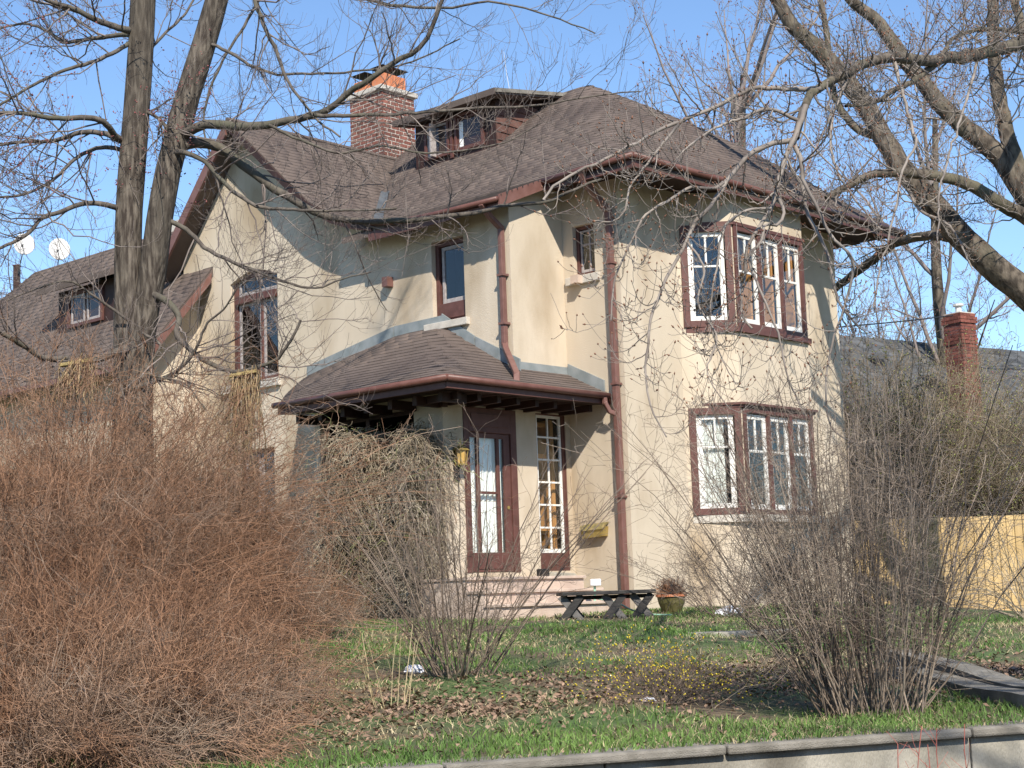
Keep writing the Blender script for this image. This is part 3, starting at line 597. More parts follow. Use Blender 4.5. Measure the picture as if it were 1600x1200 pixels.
mb = MB(); mb.quad((-3.27, .29, 2.75), (0, .29, 2.75), (0, 1.1, 2.80), (-2.5, 1.1, 2.80)); mb.quad((-3.27, .29, 2.752), (-3.27, 3.66, 2.752), (-2.5, 3.9, 2.82), (-2.5, .9, 2.82)); mb.quad((-3.25, 3.6, 2.76), (-1.16, 5.5, 3.60), (-1.16, 3.6, 3.6), (-2.5, 3.6, 2.9)); mb.build('porch_soffit', M_dkbrown, house)
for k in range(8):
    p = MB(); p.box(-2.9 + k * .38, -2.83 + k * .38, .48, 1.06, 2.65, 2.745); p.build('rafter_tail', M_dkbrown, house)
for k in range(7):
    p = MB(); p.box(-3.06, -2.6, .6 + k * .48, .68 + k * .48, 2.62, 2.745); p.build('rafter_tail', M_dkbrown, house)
mb = MB(); mb.box(-2.66, -2.56, 1.0, 1.06, 2.62, 2.78); mb.box(-2.62, -.04, 1.03, 1.055, 2.68, 2.78); mb.build('porch_beam', M_dkbrown, house)
mb = MB(); mb.box(UA - .13, UA - .003, 3.50, 3.62, 4.83, 4.98); mb.build('beam_end', M_gutter, house)
# wing rake and cream verge block
mb = MB(); mb.hexa([(-2.75, 8.0, 3.86), (-1.2, 8.0, 5.63), (-1.2, 8.03, 5.63), (-2.75, 8.03, 3.86), (-2.75, 8.0, 4.03), (-1.2, 8.0, 5.80), (-1.2, 8.03, 5.80), (-2.75, 8.03, 4.03)]); mb.build('wing_barge_board', M_gutter, house)
mb = MB(); mb.box(-2.79, -2.72, 8.0, 18.4, 4.02, 4.11); mb.build('gutter', M_gutter, house)
mb = MB(); mb.box(0.0, .25, 9.6, 11.4, 7.2, 7.42); mb.build('wing_parapet', M_stone, house)
# flashings of the porch roof
mb = MB()
def pz(u, v): d = (u + 3.3); return float(2.89 + d * porch_slope(v) + .06 * (d - 1.05) ** 2 - .066)
for a, b in ((5.54, 4.6), (4.6, 3.5), (3.48, 2.45)):
    za, zb = (pz(UA, a), pz(UA, b)); mb.hexa([(UA - .03, a, za - .02), (UA - .03, b, zb - .02), (UA - .002, b, zb - .02), (UA - .002, a, za - .02), (UA - .03, a, za + .15), (UA - .03, b, zb + .15), (UA - .002, b, zb + .15), (UA - .002, a, za + .15)])
def pr_(v): d = v - .26; return float(2.89 + d * .55 + .06 * (d - 1.05) ** 2 - .066)
for a, b in ((2.45, 1.8), (1.78, .93)):
    za, zb = pr_(a), pr_(max(b, 1.0)); mb.hexa([(UA - .03, a, za - .02), (UA - .03, b, zb - .02), (UA - .002, b, zb - .02), (UA - .002, a, za - .02), (UA - .03, a, za + .15), (UA - .03, b, zb + .15), (UA - .002, b, zb + .15), (UA - .002, a, za + .15)])
z = pr_(VC); mb.box(UA - .03, -.03, VC - .03, VC - .002, z - .02, z + .10)
for a, b in ((1.03, .36),):
    za, zb = pr_(a), pr_(b); mb.hexa([(-.03, a, za - .02), (-.03, b, zb - .02), (-.002, b, zb - .02), (-.002, a, za - .02), (-.03, a, za + .17), (-.03, b, zb + .17), (-.002, b, zb + .17), (-.002, a, za + .17)])
mb.build('roof_flashing', M_flash, house)
# ---- downpipes
def pipe(pts, name='downpipe', wd=.085, h=.07):
    g = MB()
    pts = [np.array(p, float) for p in pts]
    for a, b in zip(pts[:-1], pts[1:]):
        t = unit(b - a); g.beam(a - t * .02, b + t * .02, wd, h, (0, 1, .001) if abs(t[2]) > .9 else (0, 0, 1))
    return g.build(name, M_gutter, house, bevel=.012)
pipe([(-1.60, 1.16, 5.58), (-1.45, 1.16, 5.44), (UA - .07, 1.16, 5.30), (UA - .07, 1.16, 3.62), (UA - .12, 1.10, 3.54), (-1.75, .47, 3.06), (-1.80, .43, 2.93)])
pipe([(-.62, .12, 6.0), (-.55, .12, 5.86), (-.07, .11, 5.52), (-.065, .11, -.12)], wd=.095, h=.085)
pipe([(-.22, .21, 2.84), (-.22, .20, 2.74), (-.16, .17, 2.62), (-.075, .12, 2.58)], wd=.07, h=.06)
for zz in (4.75, 3.0, 1.4): MB().box(-.13, -.0, .05, .17, zz, zz + .03).build('pipe_bracket', M_gutter, house)
for zz in (4.6, 3.9): MB().box(UA - .13, UA, 1.10, 1.22, zz, zz + .03).build('pipe_bracket', M_gutter, house)
# ---- chimney with single bricks
mb = MB(); mb.box(2.06, 2.89, 7.115, 7.985, 7.2, 9.54); chim = mb.build('chimney', M_mortar, house)
bm_s = {}
def brick(lx, ly, lz, loc):
    key = (round(lx, 3), round(ly, 3)); 
    if key not in bm_s:
        g = MB(); g.box(0, lx, 0, ly, 0, lz); me = bpy.data.meshes.new('brick'); me.from_pydata(g.v, [], g.f); me.materials.append(M_brick); bm_s[key] = me
    o = bpy.data.objects.new('brick', bm_s[key]); o.location = loc; link(o, chim)
for r in range(21):
    z = 7.92 + r * .077; off = 0 if r % 2 else .105
    v = 7.10 - off
    while v < 8.0 - .01:
        a, b = max(v, 7.10), min(v + .198, 8.0)
        if b - a > .03: brick(.03, b - a - .006, .058, (2.054 + rng.uniform(-.002, .002), a, z))
        v += .21
    u = 2.05 + .032 - (.105 - off)
    while u < 2.9 - .01:
        a, b = max(u, 2.082), min(u + .198, 2.9)
        if b - a > .03: brick(b - a - .006, .03, .058, (a, 7.109 + rng.uniform(-.002, .002), z))
        u += .21
mb = MB(); mb.box(2.0, 2.95, 7.05, 8.05, 9.54, 9.64); mb.build('chimney_cap', M_stone, chim, bevel=.015)
for (a, b, h) in ((2.12, 7.12, .26), (2.12, 7.62, .24), (2.55, 7.3, .34)):
    p = MB(); s_ = .32
    for q in ((a, a + .04, b, b + s_), (a + s_ - .04, a + s_, b, b + s_), (a + .04, a + s_ - .04, b, b + .04), (a + .04, a + s_ - .04, b + s_ - .04, b + s_)): p.box(*q, 9.641, 9.641 + h)
    o = p.build('chimney_pot', M_terra, chim, bevel=.01)
    p = MB(); zt = 9.641 + h
    for ii, jj in ((0, 0), (1, 0), (0, 1), (1, 1)): p.beam((a + .02 + ii * (s_ - .04), b + .02 + jj * (s_ - .04), zt), (a + .02 + ii * (s_ - .04), b + .02 + jj * (s_ - .04), zt + .14), .012, .012, (1, 0, 0))
    e = .05; p.add([(a - e, b - e, zt + .13), (a + s_ + e, b - e, zt + .13), (a + s_ + e, b + s_ + e, zt + .13), (a - e, b + s_ + e, zt + .13), (a + s_ / 2, b + s_ / 2, zt + .21)], [(0, 1, 4), (1, 2, 4), (2, 3, 4), (3, 0, 4), (3, 2, 1, 0)]); p.build('rain_cap', M_black, chim)
# ---- front steps (top slab and three risers)
st = empty('front_steps', tuple(HE), YAW); tag(st, 'pinkish concrete front steps below the brown entrance door', 'steps')
for (v0, v1, z1) in ((.22, 1.06, .33), (-.08, .218, .155), (-.38, -.082, -.02)):
    p = MB(); p.box(-3.1, -.82, v0, v1, GZ, z1 - .04); p.build('riser', M_pink, st); p = MB(); p.box(-3.12, -.80, v0 - .035, v1, z1 - .038, z1); p.build('tread', M_pink, st, bevel=.006)
# ---- fittings
lt = empty('wall_lantern', tuple(HW(-2.38, VC - .10, 1.74)), YAW); tag(lt, 'old brass wall lantern with amber glass beside the entrance door', 'lantern')
p = MB(); p.tube([(0, 0, .12), (0, 0, .30)], [.055, .075], 8); p.build('lantern_glass', M_amber, lt)
p = MB(); p.add([(-.09, -.09, .30), (.09, -.09, .30), (.09, .09, .30), (-.09, .09, .30), (0, 0, .40)], [(0, 1, 4), (1, 2, 4), (2, 3, 4), (3, 0, 4), (3, 2, 1, 0)]); p.tube([(0, 0, .39), (0, 0, .46)], .012, 6); p.build('lantern_roof', M_brass, lt)
p = MB()
for a, b in ((-.06, -.06), (.06, -.06), (.06, .06), (-.06, .06)): p.beam((a * .8, b * .8, .11), (a * 1.15, b * 1.15, .30), .012, .012, (1, 0, 0))
p.box(-.06, .06, -.06, .06, .10, .12); p.build('lantern_cage', M_brass, lt)
p = MB(); p.box(-.05, .05, .075, .099, -.10, .35); p.beam((0, .08, .05), (0, 0, .10), .02, .02); p.build('back_plate', M_black, lt)
mx = empty('mailbox', tuple(HW(0, 0, 0)), YAW); tag(mx, 'tarnished brass letterbox on the stucco wall beside the downpipe', 'mailbox')
p = MB(); p.hexa([(-.10, .43, .88), (-.002, .43, .88), (-.002, .82, .86), (-.10, .82, .86), (-.12, .41, 1.02), (-.002, .41, 1.02), (-.002, .84, 1.0), (-.12, .84, 1.0)]); p.build('box', M_brass, mx, bevel=.005)
p = MB(); p.hexa([(-.135, .40, .985), (-.10, .40, 1.07), (-.10, .85, 1.05), (-.135, .85, .965), (-.13, .40, .995), (-.001, .40, 1.085), (-.001, .85, 1.065), (-.13, .85, .975)]); p.build('lid', M_moss, mx)
for k, (px, py, Y, lab) in enumerate(((38, 381, 33.2, 'pale satellite dish on a bent arm by the roof post'), (93, 389, 32.7, 'pale satellite dish on a short arm along the shingle ridge'))):
    c = P(px, py, Y); ds_ = empty('satellite_dish', tuple(c)); tag(ds_, lab, 'satellite dish', 'satellite dishes on the left roof')
    nrm = unit(np.array([.35, -1., .25])); a = unit(np.cross(nrm, (0, 0, 1))); b = np.cross(a, nrm); g = MB(); R_, A_ = 5, 18
    vs = [-nrm * .05]; 
    for i in range(1, R_ + 1):
        for j in range(A_): rr = i / R_; vs.append(-nrm * .05 * (1 - rr * rr) + a * rr * .215 * math.cos(j * 2 * math.pi / A_) + b * rr * .25 * math.sin(j * 2 * math.pi / A_))
    fs = [(0, 1 + (j + 1) % A_, 1 + j) for j in range(A_)] + [(1 + (i - 1) * A_ + j, 1 + (i - 1) * A_ + (j + 1) % A_, 1 + i * A_ + (j + 1) % A_, 1 + i * A_ + j) for i in range(1, R_) for j in range(A_)]
    g.add(vs, fs); o = g.build('reflector', M_dish, ds_, smooth=True); sm = o.modifiers.new('s', 'SOLIDIFY'); sm.thickness = .012
    g = MB(); g.beam(-b * .21, nrm * .20 + a * .05 - b * .14, .015, .015); g.build('feed_arm', M_dish, ds_); g = MB(); g.tube([nrm * .18 + a * .05 - b * .15, nrm * .25 + a * .05 - b * .12], .025, 8); g.build('receiver', M_dish, ds_)
    g = MB(); base = P(*((28, 428) if k == 0 else (90, 418)), Y) - c; g.tube([-nrm * .06, base * .4 - nrm * .08, base], .012, 6); g.build('mast', M_black, ds_)
v0 = P(26, 468, 33.3); vp = empty('vent_pipe', tuple(v0)); tag(vp, 'dark brown vent post standing at the hip of the left roof', 'vent pipe'); p = MB(); p.box(-.062, .062, -.062, .062, -.45, .72); p.build('post', M_dkbrown, vp, bevel=.01); p = MB(); p.box(-.075, .075, -.075, .075, .72, .74); p.build('cap', M_brown, vp)
an = tag(MB().tube([HW(1.6, 3.45, 8.45), HW(1.58, 3.5, 8.8), HW(1.55, 3.52, 9.2)], [.005, .005, .003], 5).build('antenna_rod', M_dish), 'thin pale antenna rod standing on the dormer roof edge', 'antenna')
# ------------------------------------------------------------------ retaining wall at the road
rw = empty('retaining_wall', wq(0, 0, -1.6), math.atan2(WT[1], WT[0])); tag(rw, 'weathered concrete retaining wall with an overhanging cap along the lawn edge', 'wall')
x = -9.0
while x < 9:
    L_ = 2.35 + rng.uniform(-.1, .1); p = MB(); p.box(x, x + L_ - .012, .04, .26, -.1, .738); p.build('wall_panel', M_conc, rw, bevel=.008); x += L_
x = -9.3
while x < 9:
    L_ = 1.75 + rng.uniform(-.25, .3); p = MB(); dz = rng.uniform(-.005, .005); p.box(x, x + L_ - .01, -.015, .27, (.74), .795 + dz); p.build('cap_stone', M_conccap, rw, bevel=.014); x += L_
# ------------------------------------------------------------------ garden path walls at the right
gp = empty('path_side_walls', (0, 0, 0)); tag(gp, 'pair of low grey concrete kerbs flanking the sunken garden path', 'kerb')
def kerb(a, b, h, wd):
    a = G(*a); b = G(*b); g = MB(); n = 8; pts = [a + (b - a) * i / n for i in range(n + 1)]
    for k in range(n):
        p0, p1 = pts[k].copy(), pts[k + 1].copy(); t = unit(p1 - p0); sd = np.array([t[1], -t[0], 0]) * wd / 2
        for e in (p0, p1): e[2] = float(lawn_z(e[0], e[1]))
        lo = np.array([0, 0, -.15]); hi = np.array([0, 0, h])
        g.hexa([p0 + sd + lo, p1 + sd + lo, p1 - sd + lo, p0 - sd + lo, p0 + sd + hi, p1 + sd + hi, p1 - sd + hi, p0 - sd + hi])
    return g.build('kerb', M_conccap, gp)
kerb((1415, 1062), (1690, 1128), .10, .2); kerb((1405, 1040), (1700, 1112), .13, .22)
ps = empty('path_slab', tuple(G(1180, 990))); tag(ps, 'flat grey paving slab lying in the lawn below the bay', 'paving slab'); MB().box(-.7, .7, -.25, .25, -.05, .035).build('slab', M_conc, ps, bevel=.015)
# ------------------------------------------------------------------ trees
def resamp_tree(limbs, n=34, wob=.008):
    Ps, Rs = [], []
    for px, r0, r1 in limbs:
        p = resample(np.array([P(*q) for q in px]), n); L = np.linalg.norm(p[-1] - p[0]); nz = rng.normal(size=p.shape) * wob * L / 6; nz[0] = 0; p = p + nz
        Ps.append(p); Rs.append(r0 + (r1 - r0) * np.linspace(0, 1, n) ** .8)
    return np.array(Ps), np.array(Rs)
def Y3(pts, y0, y1):
    k = len(pts); return [(a, b, y0 + (y1 - y0) * i / max(k - 1, 1)) for i, (a, b) in enumerate(pts)]
def trunk_obj(name, pts, radii, m, parent, n=40, sides=18, rough=.07):
    p = resample(np.array(pts), n); L = np.linspace(0, 1, n); r = np.interp(L, np.linspace(0, 1, len(radii)), radii)
    V, Fq = tube_arrays(p[None], r[None], sides)
    c = np.repeat(p, sides, 0); dv = V - c; th = np.tile(np.arange(sides), n) * 2 * np.pi / sides; hh = np.repeat(np.arange(n), sides)
    V = c + dv * (1 + rough * (np.sin(th * 5 + hh * .16) * .5 + np.sin(th * 3 - hh * .33 + 1) * .5 + .6 * rng.normal(size=len(th)) * .5))[:, None]
    return np_mesh(name, V, Fq, m, parent, True)
def buds_at_tips(Pt, k=1.0):
    tip = Pt[:, -1]; d = unit(Pt[:, -1] - Pt[:, -2]); m_ = rng.random(len(tip)) < k; return tip[m_], d[m_]
def pxs(r, Y): return r * Y / FPX
# ---- left tree: twin-trunk maple
YT = 16.0
g0 = P(205, 600, YT); gz = float(lawn_z(g0[0], YT))
mtree = empty('maple_tree', (g0[0], g0[1], gz)); tag(mtree, 'tall bare maple with two grey furrowed trunks rising behind the red-brown brush', 'tree')
def WL(o): o.parent = mtree; o.matrix_parent_inverse = Matrix.Translation(-Vector(mtree.location)); return o
base = np.array([g0[0], YT, gz - .15])
t1 = [base + (-.06, 0, 0), P(200, 600, YT), P(200, 500, YT), P(200, 430, YT), P(200, 380, YT), P(205, 280, YT), P(212, 190, YT), P(218, 100, YT), P(223, 0, YT), P(228, -150, YT), P(240, -350, YT + .3), P(235, -560, YT + .5)]
t2 = [base + (.10, .02, 0), P(217, 600, YT), P(222, 520, YT), P(238, 430, YT - .05), P(250, 340, YT - .1), P(262, 270, YT - .1), P(277, 210, YT - .1), P(296, 140, YT - .1), P(318, 70, YT - .1), P(338, 0, YT - .1), P(375, -150, YT - .2), P(420, -350, YT - .3), P(450, -560, YT - .3)]
WL(trunk_obj('trunk', t1, [.26, .215, .165, .146, .138, .134, .130, .126, .122, .105, .08, .04], M_barkL, None)); WL(trunk_obj('trunk', t2, [.24, .205, .160, .144, .136, .132, .126, .120, .114, .108, .095, .07, .03], M_barkL, None))
q_ = lambda pts, ya, yb, w0, w1: (Y3(pts, ya, yb), pxs(w0 / 2, YT), pxs(w1 / 2, YT))
LL = [q_([(205, 48), (194, 46), (150, 31), (115, 14), (73, 0), (20, -25)], YT, 15.2, 13, 5),
 q_([(205, 56), (196, 54), (140, 61), (98, 65), (70, 46), (35, 37), (-40, 60)], YT, 16.8, 9, 3),
 q_([(205, 66), (196, 72), (150, 95), (105, 108), (52, 133), (0, 164), (-60, 205)], YT, 15.4, 8, 3),
 q_([(195, 222), (180, 213), (168, 196), (147, 185), (87, 185), (35, 177), (-50, 180)], YT, 15, 12, 5),
 q_([(195, 222), (182, 217), (168, 210), (133, 206), (84, 220), (35, 222), (-50, 235)], YT, 16.5, 11, 4),
 q_([(192, 235), (178, 231), (154, 231), (122, 245), (80, 283), (35, 304), (-40, 308)], YT, 15.5, 8, 3),
 q_([(190, 330), (175, 322), (133, 318), (94, 331), (66, 341), (45, 364), (0, 387), (-50, 400)], YT, 15, 10, 4),
 q_([(285, 215), (297, 203), (322, 194), (385, 198), (437, 191), (490, 180), (518, 168), (550, 140), (570, 130), (615, 98), (657, 74), (676, 40), (690, 0), (725, -60)], YT - .1, 14.6, 17, 5),
 q_([(280, 228), (305, 224), (336, 227), (378, 259), (420, 290), (462, 315), (507, 336), (570, 347), (622, 345), (696, 338), (752, 331), (790, 321), (840, 319), (885, 302), (940, 280)], YT - .1, 16.4, 18, 4),
 q_([(275, 238), (287, 238), (315, 249), (343, 277), (364, 298), (402, 322), (455, 327), (550, 329), (620, 326)], YT - .2, 15.2, 9, 3),
 q_([(252, 338), (300, 365), (320, 387), (355, 405), (390, 420), (435, 437), (460, 445), (495, 450), (532, 437), (580, 425)], YT - .1, 15.5, 9, 2),
 q_([(230, 455), (262, 472), (280, 497), (276, 521), (297, 546), (332, 570), (371, 581), (402, 574), (434, 560), (448, 542), (470, 500)], YT - .1, 15.2, 12, 4),
 q_([(195, 612), (245, 595), (280, 577), (304, 549), (325, 504), (350, 483), (366, 458), (385, 425)], YT - .1, 15.1, 9, 1.5),
 q_([(200, 545), (185, 549), (157, 560), (105, 560), (70, 560), (35, 539), (10, 525), (-40, 500)], YT - .1, 14.8, 14, 6),
 q_([(370, -200), (385, -60), (399, 0), (413, 42), (437, 94), (455, 136), (472, 157), (486, 178), (505, 195), (530, 212)], YT - .2, 15, 12, 3),
 q_([(325, 66), (339, 72), (378, 94), (427, 115), (472, 115), (550, 112), (640, 98), (720, 60)], YT - .1, 15.2, 6, 2),
 q_([(440, -70), (385, 35), (350, 91), (325, 150), (318, 196), (329, 245)], 17.5, 17.5, 7, 3),
 q_([(215, 172), (229, 175), (252, 189), (266, 210)], YT, YT - .1, 5, 6),
 q_([(490, 180), (530, 181), (635, 177), (725, 170), (842, 164), (930, 150), (1000, 142)], 15, 15.6, 7, 2),
 q_([(420, 195), (460, 215), (530, 238), (600, 228), (650, 238), (720, 235), (790, 222), (845, 192)], 15, 15.4, 5, 2),
 q_([(350, -120), (470, -40), (600, 5), (700, 12), (760, 2), (850, 22), (930, 52)], YT, 15.2, 9, 2),
 q_([(215, 105), (250, 60), (290, 20), (330, -60)], YT, 17, 6, 3),
 q_([(222, 520), (250, 540), (230, 580), (290, 600), (320, 640)], YT - .2, 15, 5, 2),
 q_([(200, 500), (150, 465), (110, 440), (60, 450), (10, 470)], YT - .2, 15.2, 5, 2),
 q_([(200, 605), (180, 590), (150, 575), (120, 590)], YT - .2, 15.2, 5, 2),
 q_([(228, -150), (120, -260), (20, -320)], YT, 14, 14, 4), q_([(375, -150), (520, -280), (700, -360), (850, -400)], YT, 15, 15, 4), q_([(240, -350), (350, -460), (380, -600)], YT, 18, 12, 4), q_([(420, -350), (600, -470), (760, -560)], YT, 17, 12, 4), q_([(235, -300), (150, -450), (60, -560)], YT, 17, 12, 4)]
for k_, lim in enumerate(LL):
    a, r = resamp_tree([lim]); WL(tubes('limb', [(a, r, 9)], M_limbL))
LP, LR = resamp_tree(LL)
a1, r1 = spawn(LP, LR, 18, (.5, 1.5), (25, 75), 8, .42, up=-.05, t0=.15, wig=.10, rmin=.003, hook=.15, rmax=.010)
a2, r2 = spawn(a1, r1, 6, (.2, .65), (25, 65), 6, .55, up=.1, t0=.2, wig=.10, rmin=.0019, hook=.25)
a3, r3 = spawn(a2, r2, 3, (.07, .24), (25, 65), 4, .7, up=.2, t0=.25, wig=.10, rmin=.0015, hook=.3)
WL(tubes('crown', [(a1, r1, 5), (a2, r2, 4), (a3, r3, 3)], M_twigL, kind='stuff'))
tp, td = buds_at_tips(a3, 1.0); pxx = 800 + FPX * (tp @ R2) / (tp @ FW); keepb = (pxx < 330) & (rng.random(len(pxx)) < .6) & (tp[:, 2] > P(100, 330, YT)[2])
tp, td = tp[keepb], td[keepb]; tp = np.concatenate([tp + rng.normal(size=tp.shape) * .012 for _ in range(2)]); td = np.concatenate([td + rng.normal(size=td.shape) * .8 for _ in range(2)])
WL(blobs('flower_buds', tp, td, rng.uniform(.012, .03, len(tp)), rng.uniform(.005, .011, len(tp)), M_redbud, None))
# ---- right tree: horse chestnut with drooping branches
YR = 23.5
rb = P(1715, 900, YR); rz = float(lawn_z(rb[0], YR)); ctree = empty('chestnut_tree', (rb[0], YR, rz)); tag(ctree, 'large bare chestnut tree with thick limbs and hooked drooping twigs over the bay windows', 'tree')
def WC(o): o.parent = ctree; o.matrix_parent_inverse = Matrix.Translation(-Vector(ctree.location)); return o
WC(trunk_obj('trunk', [(rb[0], YR, rz - .2), P(1712, 800, YR), P(1708, 640, YR), P(1700, 500, YR), P(1690, 400, YR), P(1680, 280, YR), P(1672, 150, YR), P(1665, 0, YR), P(1665, -200, YR)], [.50, .42, .38, .36, .33, .30, .26, .2, .1], M_barkR, None))
c_ = lambda pts, ya, yb, w0, w1: (Y3(pts, ya, yb), pxs(w0 / 2, ya), pxs(w1 / 2, yb))
CL = [c_([(1705, 560), (1640, 490), (1585, 442), (1530, 395), (1487, 349), (1450, 310), (1416, 270), (1385, 220), (1360, 180), (1322, 124), (1277, 75), (1240, 41), (1214, 0), (1180, -60), (1150, -130)], YR, 24.2, 56, 16),
 c_([(1690, 390), (1640, 345), (1600, 300), (1562, 244), (1499, 191), (1461, 154), (1431, 112), (1394, 68), (1375, 37), (1330, 0), (1280, -80)], YR, 24.6, 44, 14),
 ([(1675, 45, 23.5), (1640, 58, 21.5), (1600, 68, 20.0), (1532, 82, 18.6), (1469, 94, 17.2), (1379, 90, 16.0), (1330, 109, 15.2), (1281, 139, 14.5), (1259, 165, 14.2), (1246, 215, 14.0)], pxs(15, 23), pxs(6, 14)),
 c_([(1690, 380), (1610, 320), (1590, 260), (1575, 215), (1566, 180), (1555, 112), (1552, 40), (1548, -60)], YR, 24.4, 34, 16),
 c_([(1690, 420), (1640, 370), (1600, 337), (1562, 318), (1514, 289), (1450, 274), (1412, 270), (1360, 274), (1322, 292), (1290, 310)], YR, 22.6, 30, 10),
 c_([(1500, 360), (1487, 370), (1461, 367), (1412, 375), (1385, 388), (1360, 409), (1330, 432), (1300, 455)], 24.0, 29.5, 18, 12),
 c_([(1640, 200), (1590, 20), (1570, -60)], YR, 24.3, 20, 12), c_([(1380, 215), (1345, 205), (1320, 180), (1290, 40), (1275, -40)], 24.0, 24.2, 14, 8),
 c_([(1469, 94), (1430, 125), (1400, 140), (1360, 162), (1320, 165)], 17.2, 15.2, 12, 5), c_([(1600, 50), (1540, 45), (1490, 60), (1470, 92)], 20.0, 17.2, 8, 6),
 c_([(1281, 139), (1240, 140), (1180, 138), (1120, 166), (1037, 200), (985, 228), (930, 256), (880, 279), (846, 314)], 14.48, 13.36, 10, 5),
 c_([(1259, 165), (1250, 190), (1242, 214), (1231, 237), (1220, 272), (1212, 302), (1205, 325), (1184, 358), (1167, 389), (1164, 432), (1158, 470), (1160, 495), (1175, 513)], 14.0, 13.44, 12, 4),
 c_([(1242, 214), (1242, 231), (1250, 246), (1254, 280), (1257, 310), (1261, 332), (1272, 355), (1290, 390), (1300, 430), (1312, 475), (1340, 510)], 14.0, 13.6, 10, 4),
 c_([(1244, 218), (1200, 226), (1161, 252), (1142, 275), (1124, 301), (1106, 324), (1089, 344), (1074, 378), (1059, 404), (1040, 440), (1020, 490), (1011, 540), (1007, 585), (1022, 649), (1041, 682)], 14.0, 13.0, 11, 3),
 c_([(1250, 190), (1200, 170), (1160, 185), (1118, 200), (1080, 225), (1050, 255)], 14.0, 13.2, 8, 3),
 c_([(1130, 285), (1118, 294), (1077, 293), (1049, 311), (1010, 335), (985, 380), (960, 440), (955, 500)], 13.68, 13.2, 7, 3),
 c_([(1064, 190), (1000, 270), (985, 290), (975, 330), (960, 345), (925, 345)], 13.52, 13.2, 6, 3),
 c_([(1212, 302), (1225, 330), (1215, 350), (1195, 352), (1192, 372), (1170, 400), (1185, 445), (1215, 520), (1235, 600), (1260, 650)], 13.6, 13.2, 7, 3),
 c_([(1254, 280), (1280, 330), (1300, 370), (1330, 400), (1322, 470), (1300, 540), (1290, 600), (1310, 680), (1332, 690)], 13.68, 13.36, 7, 3),
 c_([(1396, 92), (1409, 142), (1424, 195), (1431, 225), (1412, 262), (1401, 319), (1394, 349), (1375, 420), (1365, 480)], 16.2, 14.8, 7, 3),
 c_([(1330, 109), (1300, 190), (1305, 260), (1350, 330), (1380, 360)], 15.2, 13.84, 7, 3), c_([(1530, 84), (1515, 140), (1490, 220), (1470, 290), (1465, 380)], 18.6, 15.6, 6, 3),
 c_([(1205, 325), (1165, 330), (1140, 345), (1120, 420), (1110, 500), (1128, 560), (1150, 600)], 13.52, 13.2, 6, 2), c_([(1074, 378), (1100, 420), (1090, 470), (1120, 530), (1105, 580), (1140, 640)], 13.2, 13.0, 5, 2),
 c_([(1416, 290), (1440, 330), (1480, 350), (1520, 420)], 23.8, 22.6, 8, 3)]
for k_, lim in enumerate(CL):
    a, r = resamp_tree([lim], wob=.010); r = r * (.85 if k_ > 9 else 1)
    if k_ < 5: WC(trunk_obj('limb', a[0], r[0], M_barkR, None, n=36, sides=14, rough=.07))
    else: WC(tubes('limb', [(a, r, 9)], M_barkR if k_ < 10 else M_twigR))
CP, CR = resamp_tree(CL, wob=.010)
drp, dr = CP[10:], CR[10:]
dr = dr * .85
b1, q1 = spawn(drp, dr, 22, (.25, .75), (30, 80), 10, .5, up=-.35, t0=.10, wig=.10, rmin=.0034, hook=.75, rmax=.009)
b1b, q1b = spawn(CP[:10], CR[:10], 28, (.5, 1.5), (30, 75), 10, .3, up=-.15, t0=.25, wig=.12, rmin=.005, hook=.4, rmax=.013)
b2, q2 = spawn(np.concatenate([b1, b1b]), np.concatenate([q1, q1b]), 5, (.10, .34), (30, 70), 6, .65, up=-.15, t0=.25, wig=.12, rmin=.0025, hook=.6)
b3, q3 = spawn(b2[len(b1) * 5:], q2[len(b1) * 5:], 3, (.1, .3), (25, 65), 4, .7, up=.1, t0=.2, wig=.1, rmin=.002, hook=.3)
WC(tubes('crown', [(b1, q1, 6), (b1b, q1b, 6), (b2, q2, 5), (b3, q3, 4)], M_twigR, kind='stuff'))
tp, td = buds_at_tips(np.concatenate([b1[:, -4:], b2[:, -4:], b3[:, -4:]]), .85); WC(blobs('buds', tp, td, rng.uniform(.018, .04, len(tp)), rng.uniform(.005, .010, len(tp)), M_bud, None))
